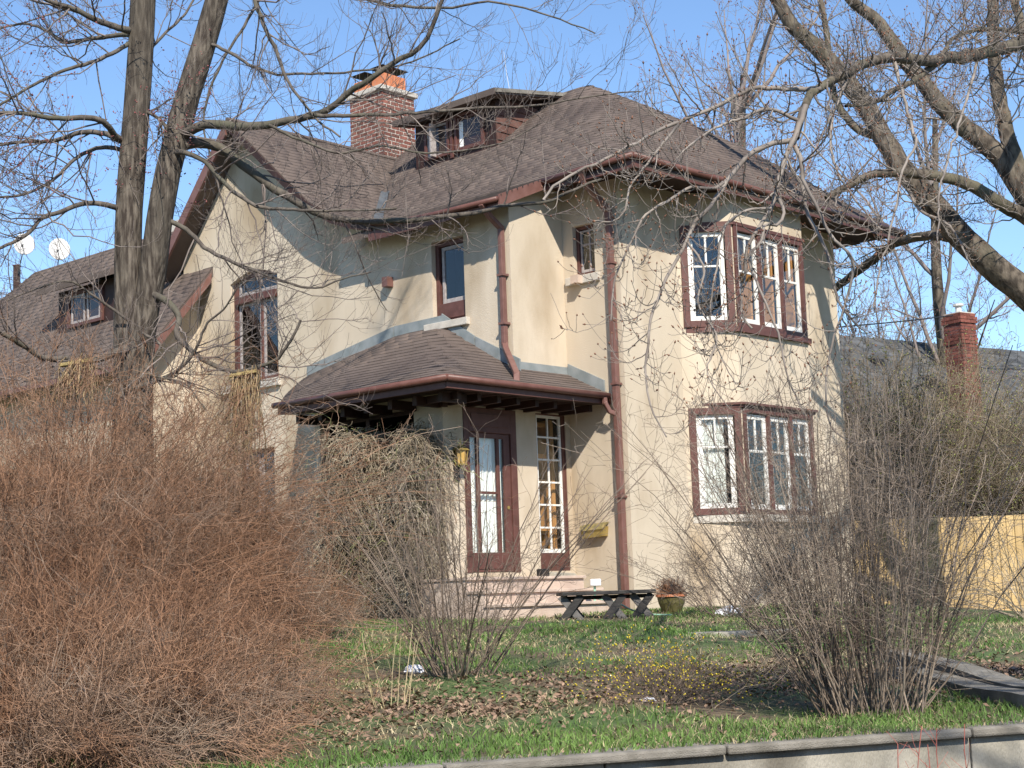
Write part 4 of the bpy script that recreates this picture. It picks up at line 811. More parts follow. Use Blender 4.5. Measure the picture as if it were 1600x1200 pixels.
# ---- fine-twigged trees behind the house
def far_tree(name, label, px, Y, ground_y, top_px, spread, n, m, seed_scale=1., budm=None, group='bare trees behind the house'):
    z0 = -.5; b = P(px, ground_y, Y); b[2] = z0; top = P(px, top_px, Y); H = top[2] - z0
    tr = empty(name, tuple(b)); tag(tr, label, 'tree', group)
    def loc(o): o.parent = tr; o.matrix_parent_inverse = Matrix.Translation(-Vector(tr.location)); return o
    loc(trunk_obj('trunk', [b, b + (0.1, 0, H * .25), b + (0, .1, H * .5), b + (.2, 0, H * .75)], [.22, .18, .13, .06], M_barkR, None, n=16, sides=10))
    K = n; st_ = b + np.array([0, 0, 1]) * (H * rng.uniform(.22, .7, K))[:, None]; az = rng.uniform(0, 2 * np.pi, K); el = rng.uniform(.45, 1.3, K)
    d = np.stack([np.cos(az) * np.cos(el), np.sin(az) * np.cos(el), np.sin(el)], 1); L = spread * rng.uniform(.6, 1.1, K)
    s = np.linspace(0, 1, 10)[None, :, None]; pts = st_[:, None] + d[:, None] * s * L[:, None, None]; pts[..., 2] += .15 * (s[..., 0] ** 2) * L[:, None]; pts += np.cumsum(rng.normal(size=pts.shape) * .02 * spread / 3, 1) * (s > 0)
    rd = np.linspace(.06, .012, 10)[None].repeat(K, 0)
    x1, y1 = spawn(pts, rd, 9, (.6 * seed_scale, 1.6 * seed_scale), (20, 60), 6, .45, up=.15, t0=.25, wig=.1, rmin=.006); x2, y2 = spawn(x1, y1, 5, (.3 * seed_scale, .8 * seed_scale), (20, 60), 5, .6, up=.15, wig=.1, rmin=.0045); x3, y3 = spawn(x2, y2, 3, (.12 * seed_scale, .4 * seed_scale), (20, 60), 3, .7, up=.1, wig=.1, rmin=.0035)
    loc(tubes('crown', [(pts, rd, 6), (x1, y1, 4), (x2, y2, 3), (x3, y3, 3)], m, kind='stuff'))
    if budm:
        tp, td = buds_at_tips(x3, .6); loc(blobs('buds', tp, td, .05, .012, budm, None))
    return tr
M_fartwig = mat('far_twig', (.20, .165, .15), (.27, .225, .205), 2, .9, island=.2)
far_tree('bare_tree', 'fine-twigged bare tree with reddish buds rising behind the main roof', 1190, 34, 900, -150, 4.6, 24, M_fartwig, 1.0, M_redbud)
far_tree('bare_tree', 'hazy bare tree beyond the bushes beside the neighbour chimney', 1400, 50, 900, 480, 4.2, 22, M_fartwig, 1.0, None)
far_tree('bare_tree', 'slender bare tree filling the sky beyond the big chestnut limbs', 1500, 38, 900, -60, 4.8, 12, M_fartwig, 1.0, M_redbud)
# ------------------------------------------------------------------ shrubs
def bush(name, label, base, n, H, spread, m, r0=.004, tilt=(3, 50), droop=.35, tw=9, tw2=3, twl=(.2, .5), rb=.25, cat='shrub', group=None, lean=(0, 0), nseg=9, part='stems', rtw=.0016, hook=0., wig=.05, tups=.1, budm=None, bud=(.02, .008), budk=.5, rfc=.5, min_t=.2, pw=.8):
    base = np.array(base, float); bs_ = empty(name, tuple(base)); tag(bs_, label, cat, group)
    az = rng.uniform(0, 2 * np.pi, n); ti = np.radians(tilt[0] + (tilt[1] - tilt[0]) * rng.random(n) ** pw)
    d = np.stack([np.cos(az) * np.sin(ti) + lean[0], np.sin(az) * np.sin(ti) + lean[1], np.cos(ti)], 1); d = unit(d)
    L = H * rng.uniform(.6, 1.12, n) / np.maximum(.55, np.cos(ti) ** .5); rr = rb * np.sqrt(rng.random(n)); st_ = np.stack([rr * np.cos(az + .4 * rng.normal(size=n)), rr * np.sin(az), -.03 + 0 * rr], 1)
    wx = base[0] + st_[:, 0]; wy = base[1] + st_[:, 1]; st_[:, 2] += lawn_z(wx, wy) - base[2]
    s = np.linspace(0, 1, nseg)[None, :, None]; hz = d.copy(); hz[:, 2] = 0
    pts = st_[:, None] + d[:, None] * s * L[:, None, None] + hz[:, None] * (s ** 2) * (L * spread)[:, None, None]
    pts[..., 2] -= droop * (s[..., 0] ** 2.2) * L[:, None] * (.35 + np.sin(ti))[:, None]
    pts += np.cumsum(rng.normal(size=pts.shape), 1) * wig * (L / nseg)[:, None, None] * .6 * (s > 0)
    gzz = lawn_z(base[0] + pts[..., 0], base[1] + pts[..., 1]) - base[2]; pts[..., 2] = np.maximum(pts[..., 2], gzz + .01)
    rd = (r0 * rng.uniform(.7, 1.3, n))[:, None] * np.linspace(1, .35, nseg)[None]
    bt = [(pts, rd, 5)]; x1, y1 = spawn(pts, rd, tw, twl, (20, 65), 5, rfc, up=tups - droop * .4, t0=min_t, wig=wig * 2, rmin=rtw, hook=hook); bt.append((x1, y1, 3)); last = x1
    if tw2: x2, y2 = spawn(x1, y1, tw2, (twl[0] * .4, twl[1] * .5), (20, 65), 4, .7, up=tups, t0=.2, wig=wig * 2, rmin=rtw * .85, hook=hook); bt.append((x2, y2, 3)); last = x2
    tubes(part, bt, m, bs_, kind='stuff')
    if budm: tp, td = buds_at_tips(last, budk); blobs('buds', tp, td, bud[0], bud[1], budm, bs_)
    return bs_
def gp_(x, Y): 
    p = P(x, 900, Y); return (p[0], Y, float(lawn_z(p[0], Y)))
grp = 'red-brown arching shrubs in the brush thicket'
thick = [(10, 13.4, 3.3, 460, (3, 48), 'tallest red-brown twiggy shrub of the thicket, reaching the wing eave'), (140, 14.2, 3.15, 460, (3, 42), 'red-brown twiggy shrub massed in front of the twin tree trunks'),
 (228, 15.0, 2.3, 340, (3, 30), 'red-brown shrub spreading across the foot of the gable wall'), (330, 16.5, 1.55, 200, (3, 24), 'red-brown shrub under the hanging dry stems of the arched window'),
 (20, 9.4, 1.15, 300, (5, 58), 'low red-brown shrub drooping to the ground at the thicket front'), (150, 9.9, .95, 300, (5, 55), 'red-brown shrub trailing dense twigs over the lawn edge'),
 (120, 12.6, 1.85, 340, (4, 38), 'loose red-brown shrub leaning out over the patchy grass'), (430, 17.4, .7, 120, (4, 40), 'small thin red-brown shrub beside the dry vine mound'), (-90, 11.5, 2.3, 280, (3, 50), 'dense red-brown shrub sprawling at the outer end of the thicket'), (60, 11.4, 1.9, 340, (4, 50), 'red-brown shrub in the dense middle of the thicket'), (90, 8.7, .75, 260, (8, 62), 'lowest red-brown shrub spilling down to the top of the retaining wall'), (-10, 10.6, 1.7, 300, (5, 56), 'red-brown shrub packed behind the low front growth of the thicket'), (280, 11.4, .7, 130, (6, 54), 'thin low red-brown shrub straggling out onto the leaf litter')]
for px, Y, H, n, tl, lab in thick:
    bush('brush_shrub', lab, gp_(px, Y), int(n * 1.1), H * 1.05, .10, M_brush, .0042, tl, .36, 12, 3, (.2, .5), .6, group=grp, rtw=.0019, wig=.10)
bush('bare_shrub', 'bare grey-brown shrub of upright stems in the leaf litter before the steps', gp_(715, 12.9), 46, 2.0, .12, M_grey_twig, .006, (1, 40), .12, 10, 3, (.2, .55), .28, rtw=.0019, wig=.08, min_t=.15)
bush('bare_shrub', 'large bare shrub with a dense clump of brown stems before the bay', gp_(1345, 10.5), 165, 2.2, .05, M_shrub2, .0054, (0, 36), .10, 11, 3, (.15, .55), .36, rtw=.0015, wig=.17, lean=(-.03, 0), pw=1.2)
bush('bare_shrub', 'thin straggly shrub against the stucco below the bay sill', gp_(1130, 19.6), 45, 1.25, .2, M_grey_twig, .005, (5, 55), .2, 9, 3, (.15, .45), .35, rtw=.0022, wig=.09)
bush('bare_shrub', 'straggly bare shrub arching over the yellow board fence', gp_(1610, 19.0), 45, 1.7, .35, M_vine, .006, (10, 65), .35, 8, 2, (.2, .6), .3, rtw=.002, wig=.07)
bush('forsythia_shrub', 'small forsythia flecked with yellow flowers in the leaf litter', gp_(1030, 11.1), 48, .52, .25, M_grey_twig, .003, (10, 70), .12, 8, 3, (.1, .25), .08, rtw=.0015, budm=M_yellow, bud=(.017, .006), budk=.6)
for px, Y, H, n, lab in ((1365, 31.2, 5.0, 260, 'tall tan shrub with pale green buds against the house corner'), (1450, 32.0, 5.1, 260, 'tall budding shrub hiding the foot of the neighbour chimney'), (1540, 31.6, 4.0, 220, 'budding shrub before the pale neighbour wall'), (1625, 31.5, 3.2, 160, 'thin budding shrub past the neighbour chimney')):
    bush('lilac_shrub', lab, gp_(px, Y), n, H, .10, M_lilac, .011, (2, 32), .10, 11, 4, (.3, 1.0), .8, group='budding shrubs by the fence', rtw=.0042, wig=.09, budm=M_leafbud, bud=(.045, .015), budk=.4)
# dry vine mound at the porch
vb = empty('vine_mound', tuple(HW(-3.1, 2.4, -.25))); tag(vb, 'tall mound of dry tangled vines smothering the porch side window', 'vine')
def vines(n, m, name, zr, rad, Lr, up=0., sp=1.0):
    a = rng.uniform(0, 1, n); v_ = 1.0 + 2.2 * a; hmax = 2.25 + .16 * np.sin(a * 13) + .12 * np.sin(a * 29 + 1) - 1.1 * np.maximum(a - .62, 0) * 1.2 - 1.2 * np.maximum(.12 - a, 0) * 3 - .12 * rng.random(n)
    u_ = -2.72 - .75 * rng.random(n) * (.55 + .45 * np.sin(a * 9 + 2)); z_ = np.where(rng.random(n) < .15, hmax, -.15 + (hmax + .15) * rng.random(n) ** .8)
    u_ += .3 * np.clip(z_ - 1.2, 0, 1) * rng.random(n)
    st_ = np.stack([HW(*q) for q in zip(u_, v_, z_)]) - np.array(vb.location)
    th = rng.uniform(0, 2 * np.pi, n); d = unit(np.stack([np.cos(th), np.sin(th) - .2, rng.uniform(-.8, .9 + up, n)], 1)); L = rng.uniform(*Lr, n)
    s = np.linspace(0, 1, 8)[None, :, None]; pts = st_[:, None] + d[:, None] * s * (L * .6)[:, None, None]; pts[..., 2] -= (s[..., 0] ** 1.8) * (L * rng.uniform(.1, .8 - up, n))[:, None]
    pts += np.cumsum(rng.normal(size=pts.shape) * .026 * sp, 1); lim = -.28 - vb.location[2]; pts[..., 2] = np.maximum(pts[..., 2], lim)
    rd = (rad * rng.uniform(.6, 1.4, n))[:, None] * np.ones((1, 8)); return pts, rd
p1, d1 = vines(8500, M_vine, 'x', 0, .0042, (.25, .8)); tubes('dry_strands', [(p1, d1, 3)], M_vine, vb, kind='stuff')
p1, d1 = vines(200, M_greenvine, 'x', 0, .005, (.4, 1.2), up=.45, sp=1.6); tubes('green_strands', [(p1, d1, 3)], M_greenvine, vb, kind='stuff')
# hanging straw from boards
def straw(name, lab, px0, px1, ytop, ybot, Y, n, grow):
    a = P(px0, ytop + 8, Y); b = P(px1, ytop, Y); e = empty(name, tuple(a)); tag(e, lab, 'dry plant', 'hanging dry stems on mossy boards')
    A = np.zeros(3); B = b - a; g = MB(); g.beam(A, B, .09, .028); g.build('board', M_moss, e)
    t = rng.random(n); st_ = A + (B - A) * t[:, None] + rng.normal(size=(n, 3)) * (.02, .03, .035); Lh = (ybot - ytop) * Y / FPX * (.25 + .8 * rng.random(n) ** .7)
    s = np.linspace(0, 1, 8)[None, :, None]; pts = st_[:, None] + np.array([0, 0, -1.]) * s * Lh[:, None, None]; dr_ = (t - .5) * grow + rng.normal(size=n) * .06 - .05
    clump = np.round(t * 9) / 9; pts[..., 0] += ((clump - t) * .25)[:, None] * s[..., 0] + (s[..., 0] ** 1.5) * dr_[:, None] * .8; pts[..., 1] += (s[..., 0]) * (rng.normal(size=n) * .06 - .03)[:, None]; pts += np.cumsum(rng.normal(size=pts.shape) * .011, 1) * (s > 0)
    tubes('dry_stems', [(pts, (.0058 * rng.uniform(.4, 1.6, n))[:, None] * np.ones((1, 8)), 3)], M_straw, e, kind='stuff')
straw('hanging_stems', 'dry straw stems hanging from a mossy board below the arched window', 360, 402, 580, 738, 15.15, 80, .10)
straw('hanging_stems', 'short dry straw stems hanging from a board over the brush thicket', 95, 143, 563, 632, 14.9, 70, .04)
# ------------------------------------------------------------------ small things on the lawn
bn = empty('garden_bench', tuple(G(948, 966))); bn.rotation_euler = (0, 0, math.radians(8)); bn.location[2] += .0
tag(bn, 'low black-stained wooden bench with crossed legs before the entrance steps', 'bench')
yb = bn.location[1]; sc = yb / FPX; hb = 42 * sc; Lb = 146 * sc
for k in range(3): p = MB(); p.box(-Lb / 2 + (.0 if k != 1 else .02), Lb / 2, -.24 + k * .165, -.085 + k * .165, hb - .045, hb); p.build('seat_plank', M_bench, bn, bevel=.006)
for x0 in (-Lb * .40, Lb * .06, Lb * .36):
    for yy, (mA, mB) in ((-.17, (M_bench, M_benchg)),) + (((.19, (M_bench, M_benchg)),) if x0 < 0 else ()):
        off = .09 if yy > 0 else 0
        for sgn, mm, dy in ((1, mA, 0), (-1, mB, .045)):
            p = MB(); p.beam((x0 + off - .13 * sgn, yy + dy, -.03), (x0 + off + .12 * sgn, yy + dy, hb - .05), .04, .085, (0, 1, 0) if False else (1, 0, 0)); p.build('leg', mm, bn)
p = MB(); p.box(-Lb * .46, Lb * .44, .0, .04, hb - .10, hb - .05); p.build('rail', M_bench, bn)
po = empty('flower_pot', tuple(G(1050, 957))); tag(po, 'olive garden pot with an orange rim and a dried brown plant', 'flower pot')
p = MB(); p.tube([(0, 0, 0), (0, 0, .12), (0, 0, .22)], [.12, .17, .19], 18); p.build('pot', M_olive, po, smooth=False); p = MB(); p.tube([(0, 0, .205), (0, 0, .235)], [.205, .205], 18); o = p.build('rim', M_terra, po); 
n = 420; az = rng.uniform(0, 2 * np.pi, n); el = rng.uniform(.05, 1.5, n); d = np.stack([np.cos(az) * np.cos(el), np.sin(az) * np.cos(el), np.sin(el)], 1); s = np.linspace(0, 1, 4)[None, :, None]
pts = np.array([0, 0, .23]) + rng.normal(size=(n, 1, 3)) * (.06, .06, .0) + d[:, None] * s * rng.uniform(.12, .25, n)[:, None, None]; pts += rng.normal(size=pts.shape) * .01 * (s > 0); tubes('dried_plant', [(pts, np.full((n, 4), .0028), 3)], M_brush, po, kind='stuff')
hs = empty('garden_hose', tuple(G(940, 961))); tag(hs, 'pale green hose and tap stand behind the black bench', 'hose'); g0h = np.array(hs.location)
p = MB(); p.tube([(-.06, .45, -.05), (-.06, .45, .2), (-.05, .45, .42)], .016, 8); p.build('stand_pipe', M_hose, hs)
hp = [P(930, 935, yb + .5) - g0h, P(965, 942, yb + .5) - g0h, P(985, 952, yb + .4) - g0h, P(1010, 959, yb + .2) - g0h, P(1050, 961, yb + .1) - g0h]; p = MB(); p.tube(resample(hp, 20), .011, 6); p.build('hose', M_hose, hs, smooth=True)
p = MB(); p.box(-.11, .03, .38, .46, .38, .47); p.build('tap', M_paper, hs, bevel=.012)
def crumple(name, lab, cat, px, py, s, m, fl=.6):
    g = G(px, py); nu, nv = 10, 7; vs, fs = [], []
    for i in range(nv + 1):
        for j in range(nu):
            th, ph = j * 2 * np.pi / nu, i * np.pi / nv; r = s * rng.uniform(.65, 1.1); vs.append((r * math.sin(ph) * math.cos(th) * 1.3, r * math.sin(ph) * math.sin(th), r * math.cos(ph) * fl + s * .35))
    fs = [(i * nu + j, i * nu + (j + 1) % nu, (i + 1) * nu + (j + 1) % nu, (i + 1) * nu + j) for i in range(nv) for j in range(nu)]
    o = MB().add(vs, fs).build(name, m); o.location = tuple(g); tag(o, lab, cat); return o
crumple('crumpled_bag', 'crumpled white plastic bag lying in dead leaves by a bare shrub', 'litter', 647, 1052, .075, M_paper)
crumple('stone', 'rounded white stone lying against the wall below the bay', 'stone', 1140, 962, .14, M_paper); crumple('stone', 'flat pale stone at the edge of the red-brown brush', 'stone', 478, 969, .12, M_stone, .3); crumple('stone', 'grey mossy stone beside the dry vine mound', 'stone', 676, 966, .16, M_stone, 1.0)
crumple('paper_scrap', 'clump of pale litter under the forsythia', 'litter', 1012, 1098, .05, M_paper, .5)
blk = empty('planter_block', tuple(HW(-.93, .86, .325)), YAW); tag(blk, 'small black planter block on the step below the sidelight window', 'planter'); MB().box(-.07, .07, -.06, .06, 0, .12).build('block', M_black, blk, bevel=.008)
mt = empty('stone_slab', tuple(HW(-.45, .93, .325)), YAW); tag(mt, 'grey stone slab leaning on the step below the sidelight', 'slab'); MB().hexa([(-.26, -.08, 0), (.27, -.08, 0), (.27, .08, 0), (-.26, .08, 0), (-.20, -.05, .07), (.22, -.06, .055), (.2, .06, .06), (-.2, .06, .08)]).build('slab', M_conc, mt, bevel=.012)
# ------------------------------------------------------------------ fence and neighbour at the right
fa, fb = P(1325, 957, 29.5), P(1690, 962, 29.5); fa[2] = fb[2] = -.52; fn = empty('board_fence', tuple(fa)); tag(fn, 'honey-coloured vertical board fence behind the right-hand lawn', 'fence')
tdir = fb - fa; Lf = np.linalg.norm(tdir); fn.rotation_euler = (0, 0, math.atan2(tdir[1], tdir[0])); x = 0; k = 0
bm_ = MB().box(0, .138, 0, .022, -.05, 1.78); bme = bpy.data.meshes.new('board'); bme.from_pydata(bm_.v, [], bm_.f); bme.materials.append(M_fence)
while x < Lf:
    o = bpy.data.objects.new('board', bme); o.location = (x, rng.uniform(-.004, .004), rng.uniform(-.012, .012)); link(o, fn); x += .150
for zz in (.3, 1.4): MB().box(0, Lf, .026, .07, zz, zz + .09).build('rail', M_fence, fn)
ny = 36.0; nb = P(1560, 800, ny); nh = empty('neighbour_house', (nb[0], ny, -.6), math.radians(34)); tag(nh, 'neighbouring pale house with dark grey shingle roof beyond the budding shrubs', 'house')
def NL(x, y, Y): p = P(x, y, Y) - np.array(nh.location); c, s_ = math.cos(-math.radians(34)), math.sin(-math.radians(34)); return np.array([p[0] * c - p[1] * s_, p[0] * s_ + p[1] * c, p[2]])
MB().box(-4.0, 5.0, 0, 6, -.3, 4.05).build('wall', M_wallg, nh)
g = MB(); g.hexa([(-4.4, -.5, 3.95), (5.4, -.5, 3.95), (5.4, 3.0, 6.45), (-4.4, 3.0, 6.45), (-4.4, -.5, 4.07), (5.4, -.5, 4.07), (5.4, 3.0, 6.59), (-4.4, 3.0, 6.59)]); g.hexa([(-4.4, 3.0, 6.45), (5.4, 3.0, 6.45), (5.4, 6.5, 3.95), (-4.4, 6.5, 3.95), (-4.4, 3.0, 6.59), (5.4, 3.0, 6.59), (5.4, 6.5, 4.07), (-4.4, 6.5, 4.07)]); nroof = g.build('roof', M_roofdk, nh)
vs, K = [], 0
for r in range(22):
    ya = -.5 + r * .16; x = -4.4 - rng.uniform(0, .4)
    while x < 5.35:
        xa, xb = max(x, -4.4), min(x + .39, 5.4); f_ = lambda y: 4.07 + (y + .5) * .72
        if xb - xa > .03: vs.append([(xa, ya, f_(ya) + .022), (xb, ya, f_(ya) + .022), (xb, ya + .19, f_(ya + .19) + .004), (xa, ya + .19, f_(ya + .19) + .004), (xa, ya, f_(ya)), (xb, ya, f_(ya))])
        x += .40
np_mesh('shingle_courses', np.array(vs).reshape(-1, 3), tab_faces(len(vs)), M_roofdk, nroof, kind='stuff')
MB().box(-4.0, 5.0, -.52, -.46, 3.85, 4.06).build('fascia', M_black, nh)
cc = NL(1509, 640, 35.4); hh_ = (640 - 487) * 35.4 / FPX; ch = MB().box(cc[0] - .235, cc[0] + .235, cc[1] - .235, cc[1] + .235, cc[2] - .6, cc[2] + hh_).build('chimney', M_mortar, nh)
vs, fs = [], []; g = MB()
for r in range(int((hh_ + .5) / .078)):
    z = cc[2] - .5 + r * .078; wd = .25 + (.03 if cc[2] + hh_ - z < .30 and cc[2] + hh_ - z > .10 else 0) + (.02 if .62 < cc[2] + hh_ - z < .72 else 0)
    for sd in range(2):
        x = -wd - (.1 if (r + sd) % 2 else 0)
        while x < wd:
            a, b = max(x, -wd), min(x + .2, wd)
            if b - a > .02:
                if sd == 0: g.box(cc[0] + a, cc[0] + b, cc[1] - wd, cc[1] - .2, z, z + .066)
                else: g.box(cc[0] - wd + .004, cc[0] - .2, cc[1] + a + .004, cc[1] + b, z, z + .066)
            x += .21
o = g.build('brickwork', M_brick_i, ch); o['kind'] = 'stuff'
g = MB(); g.tube([(cc[0], cc[1], cc[2] + hh_), (cc[0], cc[1], cc[2] + hh_ + .17)], .07, 10); g.tube([(cc[0], cc[1], cc[2] + hh_ + .17), (cc[0], cc[1], cc[2] + hh_ + .22)], .12, 10); g.build('flue_cap', M_dish, ch)
for qx in (-1.6, 1.4): MB().hexa([(qx - .18, 1.7, 5.5), (qx + .18, 1.7, 5.5), (qx + .18, 2.1, 5.5), (qx - .18, 2.1, 5.5), (qx - .15, 1.75, 5.86), (qx + .15, 1.75, 5.86), (qx + .15, 2.1, 5.92), (qx - .15, 2.1, 5.92)]).build('roof_vent', M_black, nh)
cab = tag(MB().tube(resample([P(1300, 512, 30), P(1400, 503, 32), P(1488, 493, 35)], 12), .014, 5).build('overhead_cable', M_black), 'dark overhead cable running to the neighbour chimney', 'cable')
# ------------------------------------------------------------------ lawn cover: grass blades, dead leaves
def scatter(n, s0, s1, d0, d1):
    s = rng.uniform(s0, s1, n); d = d0 + (d1 - d0) * rng.random(n) ** 1.25; p = W0 + WT * s[:, None] + WN * d[:, None]; return p, s, d
def patch(x, y, f, ph): return np.sin(x * f + ph) * np.sin(y * f * 1.13 + ph * 1.7) + .6 * np.sin(x * f * 2.3 - y * f * 1.9 + ph) + .4 * np.sin(x * f * 4.7 + y * f * 3.9)
def litter_band(x, y, d): return np.exp(-((d - 3.0 - .4 * np.sin(x * 1.1)) / 1.05) ** 2)
def blades(name, n, m, dens, h, wd, lean=.5):
    p, s, d = scatter(n, -6, 9, .05, 13.5); a = dens(p[:, 0], p[:, 1], d); ok = rng.random(n) < a; p = p[ok]; d = d[ok]; n = len(p); z = lawn_z(p[:, 0], p[:, 1]); b = np.stack([p[:, 0], p[:, 1], z - .005], 1)
    th = rng.uniform(0, 2 * np.pi, n); hh = h * rng.uniform(.5, 1.3, n); w_ = wd * rng.uniform(.7, 1.4, n) * (1 + d * .06); sd = np.stack([np.cos(th), np.sin(th), 0 * th], 1) * w_[:, None] / 2; ln = rng.normal(size=(n, 3)) * lean; ln[:, 2] = 0
    up = np.array([0, 0, 1.]); mid = b + (up * .55 + ln * .3) * hh[:, None]; tip = b + (up * .9 + ln * .9) * hh[:, None]
    V = np.stack([b - sd, b + sd, mid + sd * .7, mid - sd * .7, tip], 1); f = np.array([(0, 1, 2), (0, 2, 3), (3, 2, 4)]); Fq = (f[None] + (np.arange(n) * 5)[:, None, None]).reshape(-1, 3)
    return np_mesh(name, V.reshape(-1, 3), Fq, m, None, False, 'stuff')
o = blades('grass', 190000, M_grass, lambda x, y, d: np.clip(.22 + .45 * patch(x, y, 1.3, .4) + .85 * np.exp(-(d / .9) ** 2) + .15 * sst((d - 6) / 3) - 1.1 * litter_band(x, y, d), .02, 1), .062, .007); tag(o, 'short fresh green grass in patches over the front lawn', 'grass')
o = blades('dry_grass', 130000, M_drygrass, lambda x, y, d: np.clip(.35 - .3 * patch(x, y, 1.1, 2.0) + .5 * np.exp(-(d / .15) ** 2) - .3 * litter_band(x, y, d), .03, 1), .05, .005, 1.2); tag(o, 'straw-coloured dead grass matted between the green patches', 'grass')
n = 120000; p, s, d = scatter(n, -5, 8, .1, 12.5); ok = rng.random(n) < np.clip(.035 + 1.0 * litter_band(p[:, 0], p[:, 1], d) * (.75 + .3 * patch(p[:, 0], p[:, 1], 2.1, 1.)), 0, 1); p = p[ok]; n = len(p)
c = np.stack([p[:, 0], p[:, 1], lawn_z(p[:, 0], p[:, 1]) + rng.uniform(.004, .04, n)], 1); nn = unit(np.stack([rng.normal(size=n) * .55, rng.normal(size=n) * .55, np.ones(n)], 1)); a = unit(np.cross(nn, rng.normal(size=(n, 3)))); b = np.cross(nn, a); sz = rng.uniform(.011, .030, n)[:, None]
V = np.stack([c - a * sz, c - b * sz * .55 + nn * sz * .25, c + a * sz * .9 + nn * sz * .2, c + b * sz * .6 + nn * sz * .3, c], 1); f = np.array([(4, 0, 1), (4, 1, 2), (4, 2, 3), (4, 3, 0)]); o = np_mesh('leaf_litter', V.reshape(-1, 3), (f[None] + (np.arange(n) * 5)[:, None, None]).reshape(-1, 3), M_leaf, None, False, 'stuff'); tag(o, 'brown dead leaves lying in a band across the lawn', 'leaves')
# dry stalks and red saplings at the lawn edge
bush('dry_stalks', 'few pale dry stalks standing in the grass by the leaf litter', G(610, 1110), 9, .62, .1, M_drygrass, .004, (1, 22), .05, 3, 0, (.05, .15), .14, cat='plant', rtw=.0016)
rs = empty('red_sapling', wq(2.05, -.35, -1.62)); tag(rs, 'thin red-stemmed sapling rising before the retaining wall', 'plant')
n = 5; st_ = rng.normal(size=(n, 3)) * (.18, .03, 0); s = np.linspace(0, 1, 8)[None, :, None]; pts = st_[:, None] + np.stack([rng.normal(size=n) * .12, rng.normal(size=n) * .05, np.ones(n)], 1)[:, None] * s * rng.uniform(.75, 1.0, n)[:, None, None]; pts += np.cumsum(rng.normal(size=pts.shape) * .008, 1) * (s > 0); rd = np.full((n, 8), .0028); x1, y1 = spawn(pts, rd, 7, (.1, .3), (30, 65), 4, .7, t0=.4, rmin=.0016)
tubes('stems', [(pts, rd, 5), (x1, y1, 4)], mat('red_stem', (.34, .10, .08), (.42, .15, .11), 4, .6), rs, kind='stuff')
# ------------------------------------------------------------------ behind the viewer: unseen spruces and houses added to block low sky, plus street tree
def spruce(x, y, H, lab):
    e = empty('added_spruce', (x, y, -1.6)); tag(e, lab, 'tree', 'unseen spruces added across the road to block low sky')  # added out of view to cut sky fill and darken window reflections
    MB().tube([(0, 0, 0), (0, 0, H * .5), (0, 0, H * .97)], [.22, .14, .02], 8).build('trunk', M_barkR, e)
    n = 1500; t = rng.random(n) ** .8; z = .6 + (H - .7) * t; r = (1 - t) * H * .20 + .1; az = rng.uniform(0, 2 * np.pi, n); s = np.linspace(0, 1, 5)[None, :, None]
    d = np.stack([np.cos(az), np.sin(az), 0 * az], 1); pts = np.stack([0 * z, 0 * z, z], 1)[:, None] + d[:, None] * s * r[:, None, None]; pts[..., 2] -= (s[..., 0] ** 1.5) * (r * .35)[:, None]; rd = np.linspace(.12, .03, 5)[None].repeat(n, 0) * (.6 + .6 * rng.random(n))[:, None]
    tubes('crown', [(pts, rd, 4)], M_spruce, e, kind='stuff')
M_spruce = mat('spruce_needles', (.025, .045, .02), (.045, .07, .03), 6, .9, island=.3)
for x, y, H, lab in ((-12, -13, 13, 'unseen spruce added across the road to block low sky, beside the brick bungalow'), (-3, -17, 14, 'unseen spruce added across the road to block low sky, between two houses'), (7, -15, 13, 'unseen spruce added across the road to block low sky, beside the grey house'), (17, -12, 12, 'unseen spruce added across the road to block low sky, at the outer corner'), (-22, -9, 12, 'unseen spruce added across the road to block low sky, at the far bend')): spruce(x, y, H, lab)
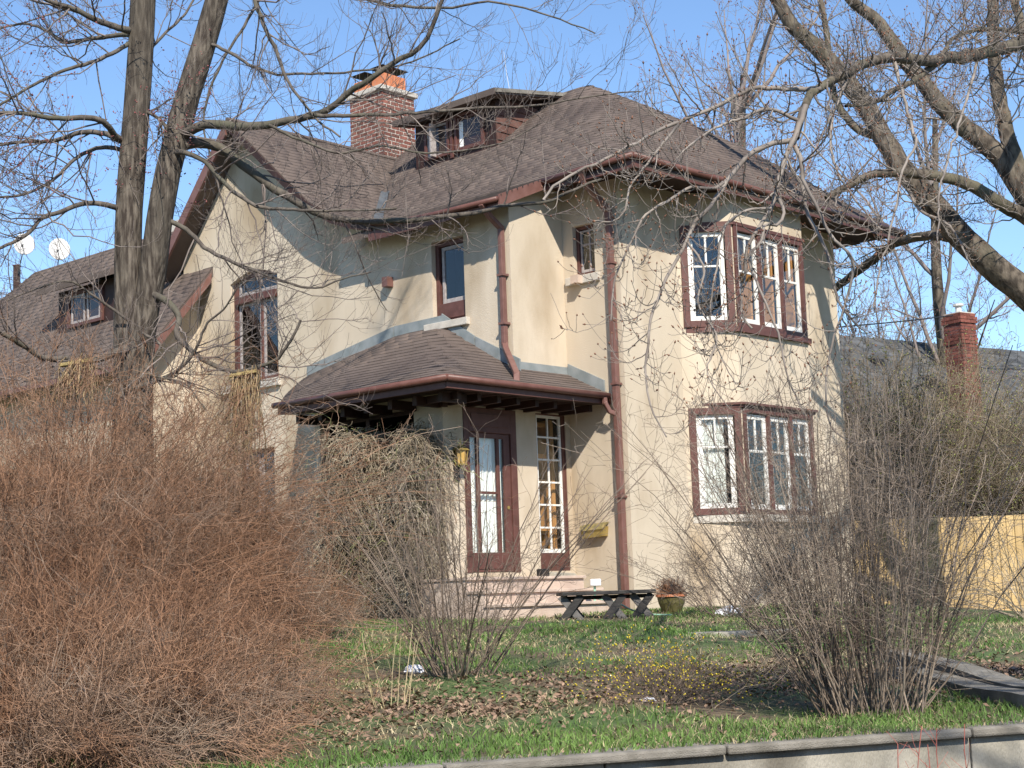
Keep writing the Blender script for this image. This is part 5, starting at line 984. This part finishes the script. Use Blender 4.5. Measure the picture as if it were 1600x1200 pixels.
for x, y, rz, m_, lab in ((-9, -22, 0, M_brick_i, 'unseen brick bungalow added across the road to block low sky'), (4, -24, .1, M_wallg, 'unseen pale grey two-storey house added across the road to block low sky'), (17, -20, .3, M_brick_i, 'unseen brick house added across the road past the spruces to block low sky')):
    e = empty('added_house', (x, y, -1.6), rz); tag(e, lab, 'house', 'unseen houses added across the road to block low sky'); MB().box(-5, 5, -4, 4, 0, 5.6).build('wall', m_, e)  # added out of view to dim the low sky facing the walls
    MB().add([(-5.4, 4.4, 5.5), (5.4, 4.4, 5.5), (5.4, -4.4, 5.5), (-5.4, -4.4, 5.5), (-5.4, 0, 9), (5.4, 0, 9)], [(0, 1, 5, 4), (2, 3, 4, 5), (0, 4, 3), (1, 2, 5), (3, 2, 1, 0)]).build('roof', M_roofdk, e)
    for wx in (-3.4, 0, 3.4):
        for wz in (1.0, 3.6): MB().box(wx - .6, wx + .6, 4.0, 4.05, wz, wz + 1.4).build('window', M_black, e)
    MB().box(-2.2, -1.2, 4.0, 4.06, 0, 2.1).build('door', M_brown, e)
o = MB().box(-200, 200, -200, -9, -1.75, -1.58).build('verge', M_ground); o['kind'] = 'structure'
stt = empty('street_tree', (6.2, 1.0, -1.6)); tag(stt, 'bare street tree on the verge beside the viewer', 'tree')
bt = np.array([6.2, 1.0, -1.6]); tp_ = trunk_obj('trunk', [(0, 0, 0), (.1, .1, 3), (0, .2, 6), (-.2, .5, 9), (-.3, .8, 12)], [.3, .24, .2, .13, .04], M_barkR, stt)
K = 16; st_ = np.stack([rng.normal(size=K) * .1, .3 + 0 * rng.random(K), rng.uniform(5, 10.5, K)], 1); az = rng.uniform(.2, 3.6, K); d = unit(np.stack([np.cos(az), np.sin(az), rng.uniform(.3, 1.0, K)], 1)); s = np.linspace(0, 1, 14)[None, :, None]; Lk = rng.uniform(3.5, 7, K)
pts = st_[:, None] + d[:, None] * s * Lk[:, None, None]; pts += np.cumsum(rng.normal(size=pts.shape) * .05, 1) * (s > 0); rd = np.linspace(.045, .012, 14)[None].repeat(K, 0); x1, y1 = spawn(pts, rd, 12, (.5, 1.6), (25, 65), 7, .4, up=.1, rmin=.006); x2, y2 = spawn(x1, y1, 4, (.2, .6), (25, 65), 4, .5, rmin=.004)
tubes('crown', [(pts, rd, 7), (x1, y1, 4), (x2, y2, 3)], M_twigR, stt, kind='stuff')
